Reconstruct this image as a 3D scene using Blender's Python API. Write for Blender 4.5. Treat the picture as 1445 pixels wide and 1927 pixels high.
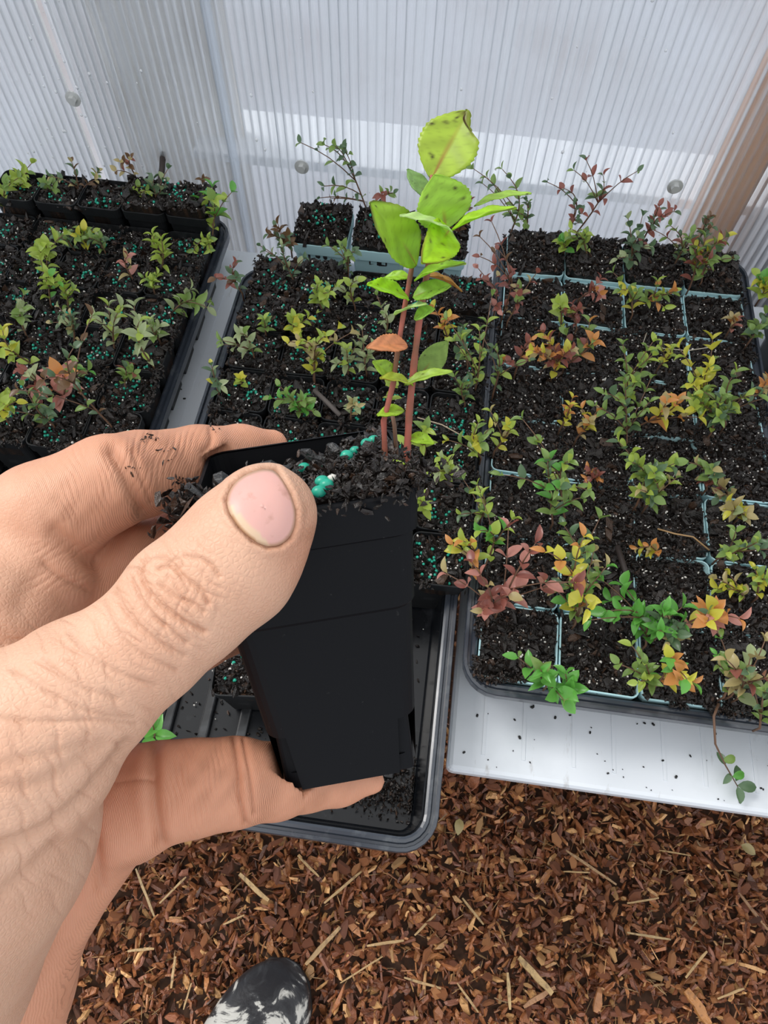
import bpy, math, random
import numpy as np
from mathutils import Vector, Matrix, Quaternion
from mathutils.bvhtree import BVHTree
random.seed(7); RNG = np.random.default_rng(7)
C = bpy.context.scene.collection
for o in list(bpy.data.objects): bpy.data.objects.remove(o)

# ------------------------------------------------------------------ camera
CAMH = 1.05
M = np.array([[0.9911, 0.1317, 0.0175], [0.1237, -0.8667, -0.4832], [-0.0485, 0.4811, -0.8754]])
FPX = 1315.6
cam_d = bpy.data.cameras.new('camera'); cam = bpy.data.objects.new('camera', cam_d); C.objects.link(cam)
cam_d.sensor_fit = 'VERTICAL'; cam_d.sensor_height = 36; cam_d.sensor_width = 27
cam_d.lens = 36 * FPX / 1927; cam_d.clip_start = .01
cam.matrix_world = Matrix(((M[0][0], -M[1][0], -M[2][0], 0), (M[0][1], -M[1][1], -M[2][1], 0), (M[0][2], -M[1][2], -M[2][2], CAMH), (0, 0, 0, 1)))
bpy.context.scene.camera = cam
# ------------------------------------------------------------------ light: overcast sky
sc = bpy.context.scene
sc.view_settings.view_transform = 'Standard'; sc.view_settings.look = 'None'
sc.view_settings.gamma = 1; sc.view_settings.use_curve_mapping = False
sc.view_settings.exposure = 0.32
wd = bpy.data.worlds.new('sky'); sc.world = wd; wd.use_nodes = True
bg = wd.node_tree.nodes['Background']
_n = wd.node_tree.nodes; _l = wd.node_tree.links
tc = _n.new('ShaderNodeTexCoord'); sx = _n.new('ShaderNodeSeparateXYZ'); rp = _n.new('ShaderNodeValToRGB')
_l.new(tc.outputs['Generated'], sx.inputs[0]); _l.new(sx.outputs['Z'], rp.inputs[0]); _l.new(rp.outputs[0], bg.inputs[0])
rp.color_ramp.elements[0].position = 0.0; rp.color_ramp.elements[0].color = (.60, .64, .70, 1)
rp.color_ramp.elements[1].position = 0.9; rp.color_ramp.elements[1].color = (.98, .99, 1.0, 1)
bg.inputs[1].default_value = 1.0
sun_d = bpy.data.lights.new('sun', 'SUN'); sun_d.energy = 1.7; sun_d.angle = math.radians(25); sun_d.color = (1, .97, .93)
sun = bpy.data.objects.new('sun', sun_d); C.objects.link(sun)
sun.rotation_euler = Vector((.62, -.30, -.75)).to_track_quat('-Z', 'Y').to_euler()

# ------------------------------------------------------------------ helpers
CAM = np.array([0, 0, CAMH])
def PZ(px, py, z):
    """world point (metres) on the horizontal plane z seen at pixel"""
    d = M.T @ np.array([px - 722.5, py - 963.5, FPX]); t = (z - CAMH) / d[2]
    return CAM + d * t
def PD(px, py, cm):
    """world point at optical depth cm"""
    s = cm / 100.0
    return CAM + M.T @ np.array([(px - 722.5) / FPX * s, (py - 963.5) / FPX * s, s])
def PY(px, py, Y):
    d = M.T @ np.array([px - 722.5, py - 963.5, FPX]); t = Y / d[1]
    return CAM + d * t
def to_px(W):
    c = (np.asarray(W) - CAM) @ M.T
    return np.stack([722.5 + FPX * c[..., 0] / c[..., 2], 963.5 + FPX * c[..., 1] / c[..., 2], c[..., 2]], -1)

def mesh(name, v, f, mat=None, smooth=False, col=None):
    me = bpy.data.meshes.new(name)
    v = np.asarray(v, dtype=np.float64)
    me.from_pydata(v.tolist(), [], f if isinstance(f, list) else f.tolist())
    if col is not None:
        a = me.attributes.new('col', 'FLOAT_COLOR', 'POINT')
        c = np.ones((len(v), 4), np.float32); c[:, :3] = col
        a.data.foreach_set('color', c.ravel())
    if mat: me.materials.append(mat)
    if smooth: me.polygons.foreach_set('use_smooth', [True] * len(me.polygons))
    me.update(); return me
def link(name, me, parent=None, loc=None, mat4=None, kind=None, label=None):
    o = bpy.data.objects.new(name, me); C.objects.link(o)
    if parent: o.parent = parent
    if loc is not None: o.location = loc
    if mat4 is not None: o.matrix_local = mat4
    if kind: o['kind'] = kind
    if label: o['label'] = label
    return o
def empty(name, loc=(0, 0, 0)):
    o = bpy.data.objects.new(name, None); C.objects.link(o); o.location = loc; o.empty_display_size = .01
    return o
def tag(o, label, cat, group=None):
    o['label'] = label; o['category'] = cat
    if group: o['group'] = group
    return o
def box(x0, x1, y0, y1, z0, z1, b=0):
    if b <= 0:
        v = [(x, y, z) for z in (z0, z1) for x, y in ((x0, y0), (x1, y0), (x1, y1), (x0, y1))]
        return v, [(3, 2, 1, 0), (4, 5, 6, 7), (0, 1, 5, 4), (1, 2, 6, 5), (2, 3, 7, 6), (3, 0, 4, 7)]
    prof = [(b, z0), (0, z0 + b), (0, z1 - b), (b * .3, z1 - b * .3), (b, z1)]
    return sweep(((x1 - x0) / 2), (y1 - y0) / 2, b * 1.2, prof, 3, ((x0 + x1) / 2, (y0 + y1) / 2), True)
def rrect(a, b, r, n=4):
    r = max(r, 1e-4); P = []
    for cx, cy, a0 in ((a - r, b - r, 0), (-a + r, b - r, 90), (-a + r, -b + r, 180), (a - r, -b + r, 270)):
        for i in range(n + 1):
            t = math.radians(a0 + 90 * i / n); P.append((cx + r * math.cos(t), cy + r * math.sin(t)))
    return P
def sweep(a, b, r, prof, n=4, c=(0, 0), cap=False, close=False):
    """rounded rectangle swept along a profile of (inset, z)"""
    v = []; f = []; K = 4 * (n + 1)
    for ins, z in prof:
        for x, y in rrect(a - ins, b - ins, max(r - ins, .0008) if r > ins else .0008, n): v.append((x + c[0], y + c[1], z))
    R = len(prof)
    for j in range(R - 1 + (1 if close else 0)):
        j2 = (j + 1) % R
        for i in range(K): f.append((j * K + i, j * K + (i + 1) % K, j2 * K + (i + 1) % K, j2 * K + i))
    if cap:
        f.append(tuple(range(K))[::-1]); f.append(tuple(range((R - 1) * K, R * K)))
    return v, f
def join(*parts):
    V = []; F = []
    for v, f in parts:
        n = len(V); V += [tuple(p) for p in v]; F += [tuple(i + n for i in q) for q in f]
    return V, F
def tube(pts, rad, n=6, cap=True):
    pts = np.asarray(pts, float); V = []; F = []
    rad = [rad] * len(pts) if np.isscalar(rad) else rad
    up = np.array([.31, .2, .93])
    for i, p in enumerate(pts):
        d = pts[min(i + 1, len(pts) - 1)] - pts[max(i - 1, 0)]; d = d / (np.linalg.norm(d) + 1e-12)
        a = np.cross(d, up); 
        if np.linalg.norm(a) < .1: a = np.cross(d, [1, 0, 0])
        a /= np.linalg.norm(a); b = np.cross(d, a)
        for k in range(n):
            t = 2 * math.pi * k / n; V.append(tuple(p + rad[i] * (math.cos(t) * a + math.sin(t) * b)))
    for i in range(len(pts) - 1):
        for k in range(n): F.append((i * n + k, i * n + (k + 1) % n, (i + 1) * n + (k + 1) % n, (i + 1) * n + k))
    if cap: F.append(tuple(range(n))[::-1]); F.append(tuple(range((len(pts) - 1) * n, len(pts) * n)))
    return V, F
def rand_rot(n, flat=None):
    q = RNG.normal(size=(n, 4))
    if flat is not None: # mostly about Z
        t = RNG.uniform(0, 2 * np.pi, n); q = np.stack([np.cos(t / 2), RNG.normal(size=n) * flat, RNG.normal(size=n) * flat, np.sin(t / 2)], -1)
    q /= np.linalg.norm(q, axis=1)[:, None]; w, x, y, z = q.T
    return np.stack([np.stack([1 - 2 * (y * y + z * z), 2 * (x * y - z * w), 2 * (x * z + y * w)], -1),
                     np.stack([2 * (x * y + z * w), 1 - 2 * (x * x + z * z), 2 * (y * z - x * w)], -1),
                     np.stack([2 * (x * z - y * w), 2 * (y * z + x * w), 1 - 2 * (x * x + y * y)], -1)], 1)
def scatter(variants, pos, scl, rots, cols=None):
    """copies of small meshes joined into one: returns verts, faces(list), colours"""
    Vs = []; Fs = []; Cs = []; off = 0
    which = RNG.integers(0, len(variants), len(pos))
    for k, (v, f) in enumerate(variants):
        v = np.asarray(v); idx = np.where(which == k)[0]
        if len(idx) == 0: continue
        W = np.einsum('nij,nmj->nmi', rots[idx], v[None] * scl[idx][:, None, :]) + pos[idx][:, None, :]
        m = len(v); Vs.append(W.reshape(-1, 3))
        base = off + np.arange(len(idx)) * m
        by = {}
        for q in f: by.setdefault(len(q), []).append(q)
        for qs in by.values():
            A = (np.array(qs)[None] + base[:, None, None]).reshape(-1, len(qs[0])); Fs += A.tolist()
        if cols is not None: Cs.append(np.repeat(cols[idx], m, 0))
        off += m * len(idx)
    return np.concatenate(Vs), Fs, (np.concatenate(Cs) if cols is not None else None)

# ------------------------------------------------------------------ materials
def mat(name, col, rough=.5, spec=.5, metal=0, bump=None, attr=False, noise=None, sss=0, coat=0):
    m = bpy.data.materials.new(name); m.use_nodes = True; nt = m.node_tree; p = nt.nodes['Principled BSDF']
    p.inputs['Base Color'].default_value = (*col, 1); p.inputs['Roughness'].default_value = rough
    p.inputs['Specular IOR Level'].default_value = spec; p.inputs['Metallic'].default_value = metal
    p.inputs['Coat Weight'].default_value = coat
    if sss:
        p.inputs['Subsurface Weight'].default_value = sss; p.inputs['Subsurface Radius'].default_value = (.9, .35, .2); p.inputs['Subsurface Scale'].default_value = .004
    src = None
    if attr:
        a = nt.nodes.new('ShaderNodeAttribute'); a.attribute_name = 'col'; src = a.outputs['Color']
        nt.links.new(src, p.inputs['Base Color'])
    t = nt.nodes.new('ShaderNodeTexCoord')
    if noise:  # (scale, colour2, lo, hi, detail)
        n = nt.nodes.new('ShaderNodeTexNoise'); n.inputs['Scale'].default_value = noise[0]; n.inputs['Detail'].default_value = 6
        nt.links.new(t.outputs['Object'], n.inputs['Vector'])
        r = nt.nodes.new('ShaderNodeMapRange'); r.inputs['From Min'].default_value = noise[2]; r.inputs['From Max'].default_value = noise[3]
        nt.links.new(n.outputs['Fac'], r.inputs['Value'])
        mx = nt.nodes.new('ShaderNodeMix'); mx.data_type = 'RGBA'
        nt.links.new(r.outputs[0], mx.inputs[0])
        if src: nt.links.new(src, mx.inputs[6])
        else: mx.inputs[6].default_value = (*col, 1)
        mx.inputs[7].default_value = (*noise[1], 1)
        nt.links.new(mx.outputs[2], p.inputs['Base Color'])
    if bump:  # (scale, distance_m, strength)
        n = nt.nodes.new('ShaderNodeTexNoise'); n.inputs['Scale'].default_value = bump[0]; n.inputs['Detail'].default_value = 4
        nt.links.new(t.outputs['Object'], n.inputs['Vector'])
        b = nt.nodes.new('ShaderNodeBump'); b.inputs['Distance'].default_value = bump[1]; b.inputs['Strength'].default_value = bump[2] if len(bump) > 2 else 1
        nt.links.new(n.outputs['Fac'], b.inputs['Height']); nt.links.new(b.outputs[0], p.inputs['Normal'])
    return m
M_black = mat('black_plastic', (.010, .011, .012), .45, .3, bump=(900, .0002, .3), noise=(60, (.03, .03, .032), .55, .8))
M_tray = mat('tray_plastic', (.006, .007, .009), .24, .38, noise=(45, (.04, .042, .048), .58, .85))
M_tray_pale = mat('dusty_tray_plastic', (.012, .013, .015), .3, .5, noise=(60, (.06, .065, .07), .55, .8))
M_held = mat('matt_black_plastic', (.003, .0035, .005), .55, .18, bump=(1500, .0001, .3), noise=(500, (.03, .03, .03), .7, .78))
M_blue = mat('pale_blue_plastic', (.48, .74, .78), .45, .4, noise=(50, (.10, .11, .10), .62, .8))
M_soil = mat('potting_soil', (.02, .013, .01), .38, .5, attr=True, bump=(700, .001, .8))
M_perl = mat('perlite', (.75, .72, .66), .7, .3)
M_bead = mat('fertilizer', (.02, .40, .27), .35, .5, noise=(300, (.01, .25, .17), .5, .7))
M_bark = mat('bark', (.2, .08, .03), .36, .6, attr=True, bump=(350, .0015, .8), noise=(160, (.07, .028, .014), .55, .8))
M_leafs = {}
PAL = dict(g=(.26, .40, .10), l=(.46, .60, .10), G=(.16, .48, .08), d=(.13, .22, .11), p=(.44, .52, .26), y=(.72, .68, .08),
           r=(.36, .12, .09), k=(.68, .30, .24), o=(.78, .34, .10), b=(.20, .11, .05), t=(.55, .45, .20))
for k, c in PAL.items():
    m_ = mat('leaf_' + k, c, .30, .6, noise=(160, tuple(x * .62 for x in c), .45, .75))
    M_leafs[k] = m_
M_big = mat('broad_leaf', (.3, .45, .05), .36, .5, attr=True, sss=0)
def translucify(m, w=.35):
    nt = m.node_tree; p = nt.nodes['Principled BSDF']; out = nt.nodes['Material Output']
    t = nt.nodes.new('ShaderNodeBsdfTranslucent'); mx = nt.nodes.new('ShaderNodeMixShader'); mx.inputs[0].default_value = w
    l = p.inputs['Base Color'].links
    if l: nt.links.new(l[0].from_socket, t.inputs[0])
    else: t.inputs[0].default_value = p.inputs['Base Color'].default_value
    nt.links.new(p.outputs[0], mx.inputs[1]); nt.links.new(t.outputs[0], mx.inputs[2]); nt.links.new(mx.outputs[0], out.inputs[0])
translucify(M_big, .45)
for m_ in M_leafs.values(): translucify(m_, .3)
M_twig = mat('twig_bark', (.16, .085, .05), .6)
M_stem = mat('red_stem', (.36, .10, .07), .5, .4, noise=(120, (.16, .07, .035), .45, .7))
M_wood = mat('stud_wood', (.97, .50, .24), .6, noise=(12, (.88, .42, .20), .4, .7))
M_greywood = mat('weathered_wood', (.90, .84, .76), .7, noise=(14, (.62, .56, .50), .4, .7))
M_darkwood = mat('dark_wood', (.20, .18, .19), .7, noise=(14, (.12, .11, .11), .4, .7))
M_white = mat('white_board', (.85, .87, .9), .4)
M_metal = mat('zinc', (.55, .56, .55), .3, .5, .3)

# ================================================================== STRUCTURE
TZ = .395                                       # bench top height
# --- floor
v, f = box(-1.6, 1.6, -1.2, .9, -.05, 0)
floor = link('floor', mesh('floor', v, f, mat('damp_earth', (.10, .045, .022), .8, noise=(120, (.04, .018, .01), .4, .7))), kind='structure')
# --- outdoor ground seen through the sheet
v, f = box(-6, 6, .9, 12, -.06, -.01)
og = link('ground', mesh('ground', v, f, mat('outdoor_ground', (.40, .41, .45), .9, noise=(1.3, (.28, .26, .27), .42, .62))), kind='structure')

# --- polycarbonate wall
WY = .738
def sheet_mat(name, tr, rough, col=(.93, .95, 1.0)):
    m = bpy.data.materials.new(name); m.use_nodes = True; nt = m.node_tree; nt.nodes.remove(nt.nodes['Principled BSDF'])
    out = nt.nodes['Material Output']
    g = nt.nodes.new('ShaderNodeBsdfRefraction'); g.inputs['Roughness'].default_value = rough; g.inputs['IOR'].default_value = 1.06
    g.inputs[0].default_value = (*col, 1)
    t = nt.nodes.new('ShaderNodeBsdfTranslucent'); t.inputs[0].default_value = (*col, 1)
    gl = nt.nodes.new('ShaderNodeBsdfGlossy'); gl.inputs['Roughness'].default_value = .25; gl.inputs[0].default_value = (1, 1, 1, 1)
    fr = nt.nodes.new('ShaderNodeFresnel'); fr.inputs[0].default_value = 1.45
    a = nt.nodes.new('ShaderNodeMixShader'); a.inputs[0].default_value = tr
    b = nt.nodes.new('ShaderNodeMixShader')
    # streaks of haze running along the flutes
    tc = nt.nodes.new('ShaderNodeTexCoord'); mp = nt.nodes.new('ShaderNodeMapping'); mp.inputs['Scale'].default_value = (150, 1, 2.2)
    ns = nt.nodes.new('ShaderNodeTexNoise'); ns.inputs['Scale'].default_value = 1; ns.inputs['Detail'].default_value = 3
    mr = nt.nodes.new('ShaderNodeMapRange'); mr.inputs[1].default_value = .3; mr.inputs[2].default_value = .7
    mr.inputs[3].default_value = max(0, tr - .24); mr.inputs[4].default_value = min(1, tr + .24)
    nt.links.new(tc.outputs['Object'], mp.inputs[0]); nt.links.new(mp.outputs[0], ns.inputs[0]); nt.links.new(ns.outputs[0], mr.inputs[0]); nt.links.new(mr.outputs[0], a.inputs[0])
    nt.links.new(g.outputs[0], a.inputs[1]); nt.links.new(t.outputs[0], a.inputs[2])
    nt.links.new(fr.outputs[0], b.inputs[0]); nt.links.new(a.outputs[0], b.inputs[1]); nt.links.new(gl.outputs[0], b.inputs[2])
    nt.links.new(b.outputs[0], out.inputs[0]); return m
M_sheet = sheet_mat('polycarbonate', .62, .10, (.90, .945, 1.0))
M_rib = sheet_mat('polycarbonate_rib', .92, .3, (.97, .985, 1))
wall = link('wall_back', mesh('wall_back', *box(-1.5, 1.5, WY + .002, WY + .030, 0, .03)), kind='structure')
wall.data.materials.append(M_greywood)
XS = float(PY(440, 350, WY)[0])                 # where two panels meet
XL = float(PY(125, 150, WY)[0])
for (x0, x1) in ((-1.5, XL - .004), (XL + .004, XS + .012), (XS, 1.5)):
    d = .0 if x0 != XS else .004
    v, f = [], []
    v = [(x0, WY + d, .0), (x1, WY + d, .0), (x1, WY + d, 1.6), (x0, WY + d, 1.6)]
    s = link('sheet_panel', mesh('sheet_panel', v, [(0, 1, 2, 3)], M_sheet), wall)
    rv = []; rf = []
    x = x0 + .004
    while x < x1 - .002:
        w = .0009 * random.uniform(.5, 1.7)
        b_ = box(x, x + w, WY + d + .0006, WY + d + .008, 0, 1.6)
        n = len(rv); rv += b_[0]; rf += [tuple(i + n for i in q) for q in b_[1][2:]]
        x += .0095
    link('flutes', mesh('flutes', rv, rf, M_rib), wall, kind='stuff')
# condensation drops
ico = None
def icos(sub=0):
    t = (1 + 5 ** .5) / 2
    v = [(-1, t, 0), (1, t, 0), (-1, -t, 0), (1, -t, 0), (0, -1, t), (0, 1, t), (0, -1, -t), (0, 1, -t), (t, 0, -1), (t, 0, 1), (-t, 0, -1), (-t, 0, 1)]
    f = [(0, 11, 5), (0, 5, 1), (0, 1, 7), (0, 7, 10), (0, 10, 11), (1, 5, 9), (5, 11, 4), (11, 10, 2), (10, 7, 6), (7, 1, 8), (3, 9, 4), (3, 4, 2), (3, 2, 6), (3, 6, 8), (3, 8, 9), (4, 9, 5), (2, 4, 11), (6, 2, 10), (8, 6, 7), (9, 8, 1)]
    v = [np.array(p) / np.linalg.norm(p) for p in v]
    for _ in range(sub):
        cache = {}; nf = []
        def mid(a, b):
            k = (min(a, b), max(a, b))
            if k not in cache: cache[k] = len(v); p = v[a] + v[b]; v.append(p / np.linalg.norm(p))
            return cache[k]
        for a, b, c in f:
            ab, bc, ca = mid(a, b), mid(b, c), mid(c, a); nf += [(a, ab, ca), (b, bc, ab), (c, ca, bc), (ab, bc, ca)]
        f = nf
    return np.array(v), f
ICO0, ICO1, ICO2 = icos(0), icos(1), icos(2)
M_drop = mat('water_drops', (.95, .97, 1), .05, .8); M_drop.node_tree.nodes['Principled BSDF'].inputs['Transmission Weight'].default_value = .4
nD = 420
pos = np.stack([RNG.uniform(-1.1, 1.0, nD), np.full(nD, WY - .0005), RNG.uniform(.4, 1.15, nD)], 1)
near = RNG.random(nD) < .35; pos[near, 0] = XL + RNG.normal(0, .03, near.sum())
sc_ = RNG.uniform(.0006, .0020, nD)[:, None] * np.array([[1, .5, 1.3]])
v, f, _ = scatter([ICO0], pos, sc_, np.repeat(np.eye(3)[None], nD, 0))
link('condensation', mesh('condensation', v, f, M_drop, True), wall, kind='stuff')

# --- timbers outside the sheet
def thing_box(name, dims, m, label, cat, b=.003, group=None):
    x0, x1, y0, y1, z0, z1 = dims
    c = ((x0 + x1) / 2, (y0 + y1) / 2, z0)
    v, f = box(x0 - c[0], x1 - c[0], y0 - c[1], y1 - c[1], 0, z1 - z0, b)
    return tag(link(name, mesh(name, v, f, m), loc=c), label, cat, group)
xr = float(PY(1350, 320, WY + .04)[0])
thing_box('timber_post', (xr - .012, xr + .046, WY + .026, WY + .042, -.01, 1.7), M_wood, 'warm brown timber post blurred behind the clear wall at upper right', 'post')
xd = float(PY(1440, 440, WY + .05)[0])
thing_box('timber_post', (xd - .00, xd + .14, WY + .05, WY + .14, -.01, 1.7), M_darkwood, 'dark grey post blurred behind wall, just right of the brown post', 'post')
zb = float(PY(600, 296, WY + .07)[2])
thing_box('horizontal_rail', (XL + .10, 1.3, WY + .065, WY + .17, zb - .015, zb), M_white, 'white horizontal rail seen hazily through the clear wall above the trays', 'rail')
xg = float(PY(310, 250, WY + .05)[0])
thing_box('timber_post', (xg - .075, xg + .085, WY + .10, WY + .12, -.01, 1.7), M_greywood, 'wide weathered post blurred behind the wall above the left tray', 'post')
# --- screws
for i, (px, py, lab) in enumerate(((138, 185, 'metal screw with washer in clear wall, upper left corner of picture'), (568, 313, 'metal screw with washer in clear wall above the middle blue pots'), (1270, 350, 'metal screw with washer in clear wall left of the brown post'))):
    p = PY(px, py, WY - .002)
    t = tag(empty('wall_screw', p), lab, 'screw')
    R90 = Matrix.Rotation(math.radians(90), 4, 'X')
    def disc(r, z0, z1, n):
        v = [(r * math.cos(2 * math.pi * k / n), r * math.sin(2 * math.pi * k / n), z) for z in (z0, z1) for k in range(n)]
        return v, [(k, (k + 1) % n, n + (k + 1) % n, n + k) for k in range(n)] + [tuple(range(n))[::-1], tuple(range(n, 2 * n))]
    link('washer', mesh('washer', *disc(.0085, 0, .002, 20), M_metal), t, mat4=R90)
    link('screw_head', mesh('screw_head', *disc(.0048, .002, .007, 6), M_metal), t, mat4=R90)

# ================================================================== BENCH
M_bench = mat('bench_plastic', (.74, .78, .83), .3, .5, noise=(9, (.60, .64, .68), .55, .8), bump=(40, .0004, .5))
GX = .052
def bench(x0, x1, label):
    t = tag(empty('bench_top', ((x0 + x1) / 2, .42, TZ)), label, 'bench top')
    w = (x1 - x0) / 2
    v, f = sweep(w, .312, .006, [(.004, -.018), (0, -.014), (0, -.004), (.002, -.001), (.005, 0)], 3, cap=True)
    link('panel', mesh('panel', v, f, M_bench), t, loc=(0, 0, 0))
    # low moulded ridges running across the panel front
    rv = []; rf = []
    x = -w + .03; k = 0
    while x < w - .03:
        b_ = box(x, x + .003, -.295, .29, 0, .0007)
        n = len(rv); rv += b_[0]; rf += [tuple(i + n for i in q) for q in b_[1][1:]]
        x += .045 if k % 2 else .036; k += 1
    link('ridges', mesh('ridges', rv, rf, M_bench), t, kind='stuff')
    # dirt traces
    nd = 260
    pos = np.stack([RNG.uniform(-w + .01, w - .01, nd), -.305 + RNG.random(nd) ** 2 * .5, np.full(nd, .0008)], 1)
    v, f, c = scatter([ICO0], pos, RNG.uniform(.0004, .0017, nd)[:, None] * np.array([[1.3, .8, .4]]), rand_rot(nd, .05), np.full((nd, 3), .01))
    link('soil_specks', mesh('soil_specks', v, f, M_soil, col=c), t, kind='stuff')
    for sx_ in (-1, 1):
        for sy_ in (-1, 1):
            v, f = box(-.02, .02, -.02, .02, -TZ, -.018, .003)
            link('leg', mesh('leg', v, f, M_bench), t, loc=(sx_ * (w - .09), .02 + sy_ * .20, 0))
nt = M_bench.node_tree; p_ = nt.nodes['Principled BSDF']; src_ = p_.inputs['Base Color'].links[0].from_socket
tc_ = nt.nodes.new('ShaderNodeTexCoord'); mp_ = nt.nodes.new('ShaderNodeMapping'); mp_.inputs['Scale'].default_value = (60, 14, 20)
nn = nt.nodes.new('ShaderNodeTexNoise'); nn.inputs['Scale'].default_value = 1; nn.inputs['Detail'].default_value = 9; nn.inputs['Roughness'].default_value = .7
rr = nt.nodes.new('ShaderNodeMapRange'); rr.inputs[1].default_value = .60; rr.inputs[2].default_value = .74; rr.inputs[4].default_value = .75
mm_ = nt.nodes.new('ShaderNodeMix'); mm_.data_type = 'RGBA'; mm_.inputs[7].default_value = (.30, .27, .23, 1)
nt.links.new(tc_.outputs['Object'], mp_.inputs[0]); nt.links.new(mp_.outputs[0], nn.inputs[0]); nt.links.new(nn.outputs[0], rr.inputs[0]); nt.links.new(rr.outputs[0], mm_.inputs[0]); nt.links.new(src_, mm_.inputs[6]); nt.links.new(mm_.outputs[2], p_.inputs['Base Color'])
bench(-.72, GX - .0015, 'white plastic bench top under the left and middle seedling trays')
bench(GX + .0015, .78, 'white plastic bench top under the right tray with bare ribbed front edge')

# ================================================================== TRAYS
M_rim = mat('glossy_rim_painted_highlight', (.035, .042, .055), .2, .8, noise=(60, (.10, .11, .12), .58, .8))  # slate base colour, lighter than the tray, paints in the rim's glossy highlights
def tray(cx, cy, w, l, label, m=M_tray, H=.055):
    t = tag(empty('seed_tray', (cx, cy, TZ + .0008)), label, 'tray')
    a, b = w / 2, l / 2
    prof = [(.034, .0015), (.020, .003), (.017, .008), (.0125, H - .004), (.0115, H - .001), (.0095, H), (.0070, H), (.0060, H - .002), (.0040, H - .002), (.0032, H + .0012), (.0006, H + .0012), (0, H), (0, H - .009), (.001, H - .009), (.0012, H - .002),
            (.0036, H - .0045), (.0070, H - .0045), (.0105, H - .003), (.0135, H - .006), (.0185, .004), (.022, .0006), (.034, 0)]
    v, f = sweep(a, b, .030, prof[:5], 6); K = 28; v2, f2 = sweep(a, b, .030, prof[17:], 6)
    f.append(tuple(range(K))); f2.append(tuple(range((len(prof) - 18) * K, (len(prof) - 17) * K))[::-1])
    link('tray_body', mesh('tray_body', *join((v, f), (v2, f2)), m), t)
    link('rim', mesh('rim', *sweep(a, b, .030, prof[4:18], 6), M_rim if m is M_tray else m), t)
    # raised channels on the tray floor
    for i in range(-3, 4):
        for j in (-1, 0, 1):
            v, f = box(-.0045, .0045, -.075, .075, 0, .006, .0015)
            link('floor_rib', bpy.data.meshes.get('floor_rib') or mesh('floor_rib', v, f, M_tray_pale), t, loc=(i * .034, j * .17, .0016))
    return t
tray(-.099, .338, .290, .610, 'black seed tray in the middle, its front end empty and overhanging the bench')
tray(-.422, .430, .290, .580, 'black seed tray at left full of black pots, its glossy rim beside the white strip')
tray(.2057, .4480, .303, .572, 'black seed tray at right packed with pale blue pots', H=.064)
tray(.512, .368, .290, .590, 'clear grey tray corner cut off by right edge of picture', mat('smoky_plastic', (.10, .115, .12), .2, .7), H=.07)

# ================================================================== POTS
def hnoise(x, y, s):
    return (np.sin(x * 310 + s) * np.cos(y * 270 + s * 2.1) + .6 * np.sin(x * 590 + y * 430 + s * 1.3) + .5 * np.cos(y * 760 - x * 500 + s * 3))
def chunk_var():
    out = []
    for _ in range(8):
        v, f = ICO0; r = RNG.uniform(.55, 1.25, (12, 1)); out.append((v * r * np.array([1, .62, .38]), f))
    for _ in range(3):
        out.append((np.array([(1, 0, 0), (-1, .2, .1), (0, .5, -.1), (-.1, -.4, .35)]), [(0, 1, 3), (0, 2, 1), (1, 2, 3), (2, 0, 3)]))
    return out
CH = chunk_var()
def soil_cols(n):
    c = np.array([.014, .0095, .0075])[None] * RNG.uniform(.4, 1.5, (n, 1)); b = RNG.random(n) < .10
    c[b] = np.array([.05, .026, .015]) * RNG.uniform(.5, 1.3, (b.sum(), 1)); return c
def soil_geo(a, zf, nch, N=16, csz=(.0012, .0042)):
    """a: half width; zf(x,y): height. rounded square field plus loose chunks, closed by a skirt below"""
    g = np.linspace(-1, 1, N); V = []
    for y in g:
        for x in g:
            k = max(abs(x), abs(y)); s = 1 - .10 * (abs(x * y)) ** 3
            X, Y = x * a * s, y * a * s; V.append((X, Y, float(zf(X, Y))))
    F = [(j * N + i, j * N + i + 1, (j + 1) * N + i + 1, (j + 1) * N + i) for j in range(N - 1) for i in range(N - 1)]
    # skirt
    ring = [i for i in range(N)] + [j * N + N - 1 for j in range(1, N)] + [(N - 1) * N + i for i in range(N - 2, -1, -1)] + [j * N for j in range(N - 2, 0, -1)]
    b0 = len(V)
    for i in ring: x, y, z = V[i]; V.append((x * .93, y * .93, z - .02))
    L = len(ring)
    for k in range(L): F.append((ring[k], b0 + k, b0 + (k + 1) % L, ring[(k + 1) % L]))
    F.append(tuple(range(b0, b0 + L))[::-1])
    V = np.array(V); cols = soil_cols(len(V)) * .8
    p = RNG.uniform(-a * .97, a * .97, (nch, 2)); z = np.array([zf(x, y) for x, y in p])
    s = RNG.uniform(*csz, nch) * (1 + 1.2 * (RNG.random(nch) < .08))
    v2, f2, c2 = scatter(CH, np.c_[p, z + s * .15], np.repeat(s[:, None], 3, 1) * np.array([[1, 1, 1.]]), rand_rot(nch), soil_cols(nch))
    n = len(V)
    return np.r_[V, v2], F + [[i + n for i in q] for q in f2], np.r_[cols, c2]
def bits(a, zf, n, r0, r1, ico=ICO0, jit=True, clump=False):
    p = RNG.uniform(-a * .9, a * .9, (n, 2))
    if clump:
        c = RNG.uniform(-a * .5, a * .5, 2); h = RNG.random(n) < .6; p[h] = np.clip(c + RNG.normal(0, a * .28, (h.sum(), 2)), -a * .9, a * .9)
    z = np.array([zf(x, y) for x, y in p]); s = RNG.uniform(r0, r1, n)
    sc3 = s[:, None] * (RNG.uniform(.6, 1.3, (n, 3)) if jit else np.ones((n, 3)))
    v, f, _ = scatter([ico], np.c_[p, z + s * .5 + .0008], sc3, rand_rot(n)); return v, f
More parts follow.
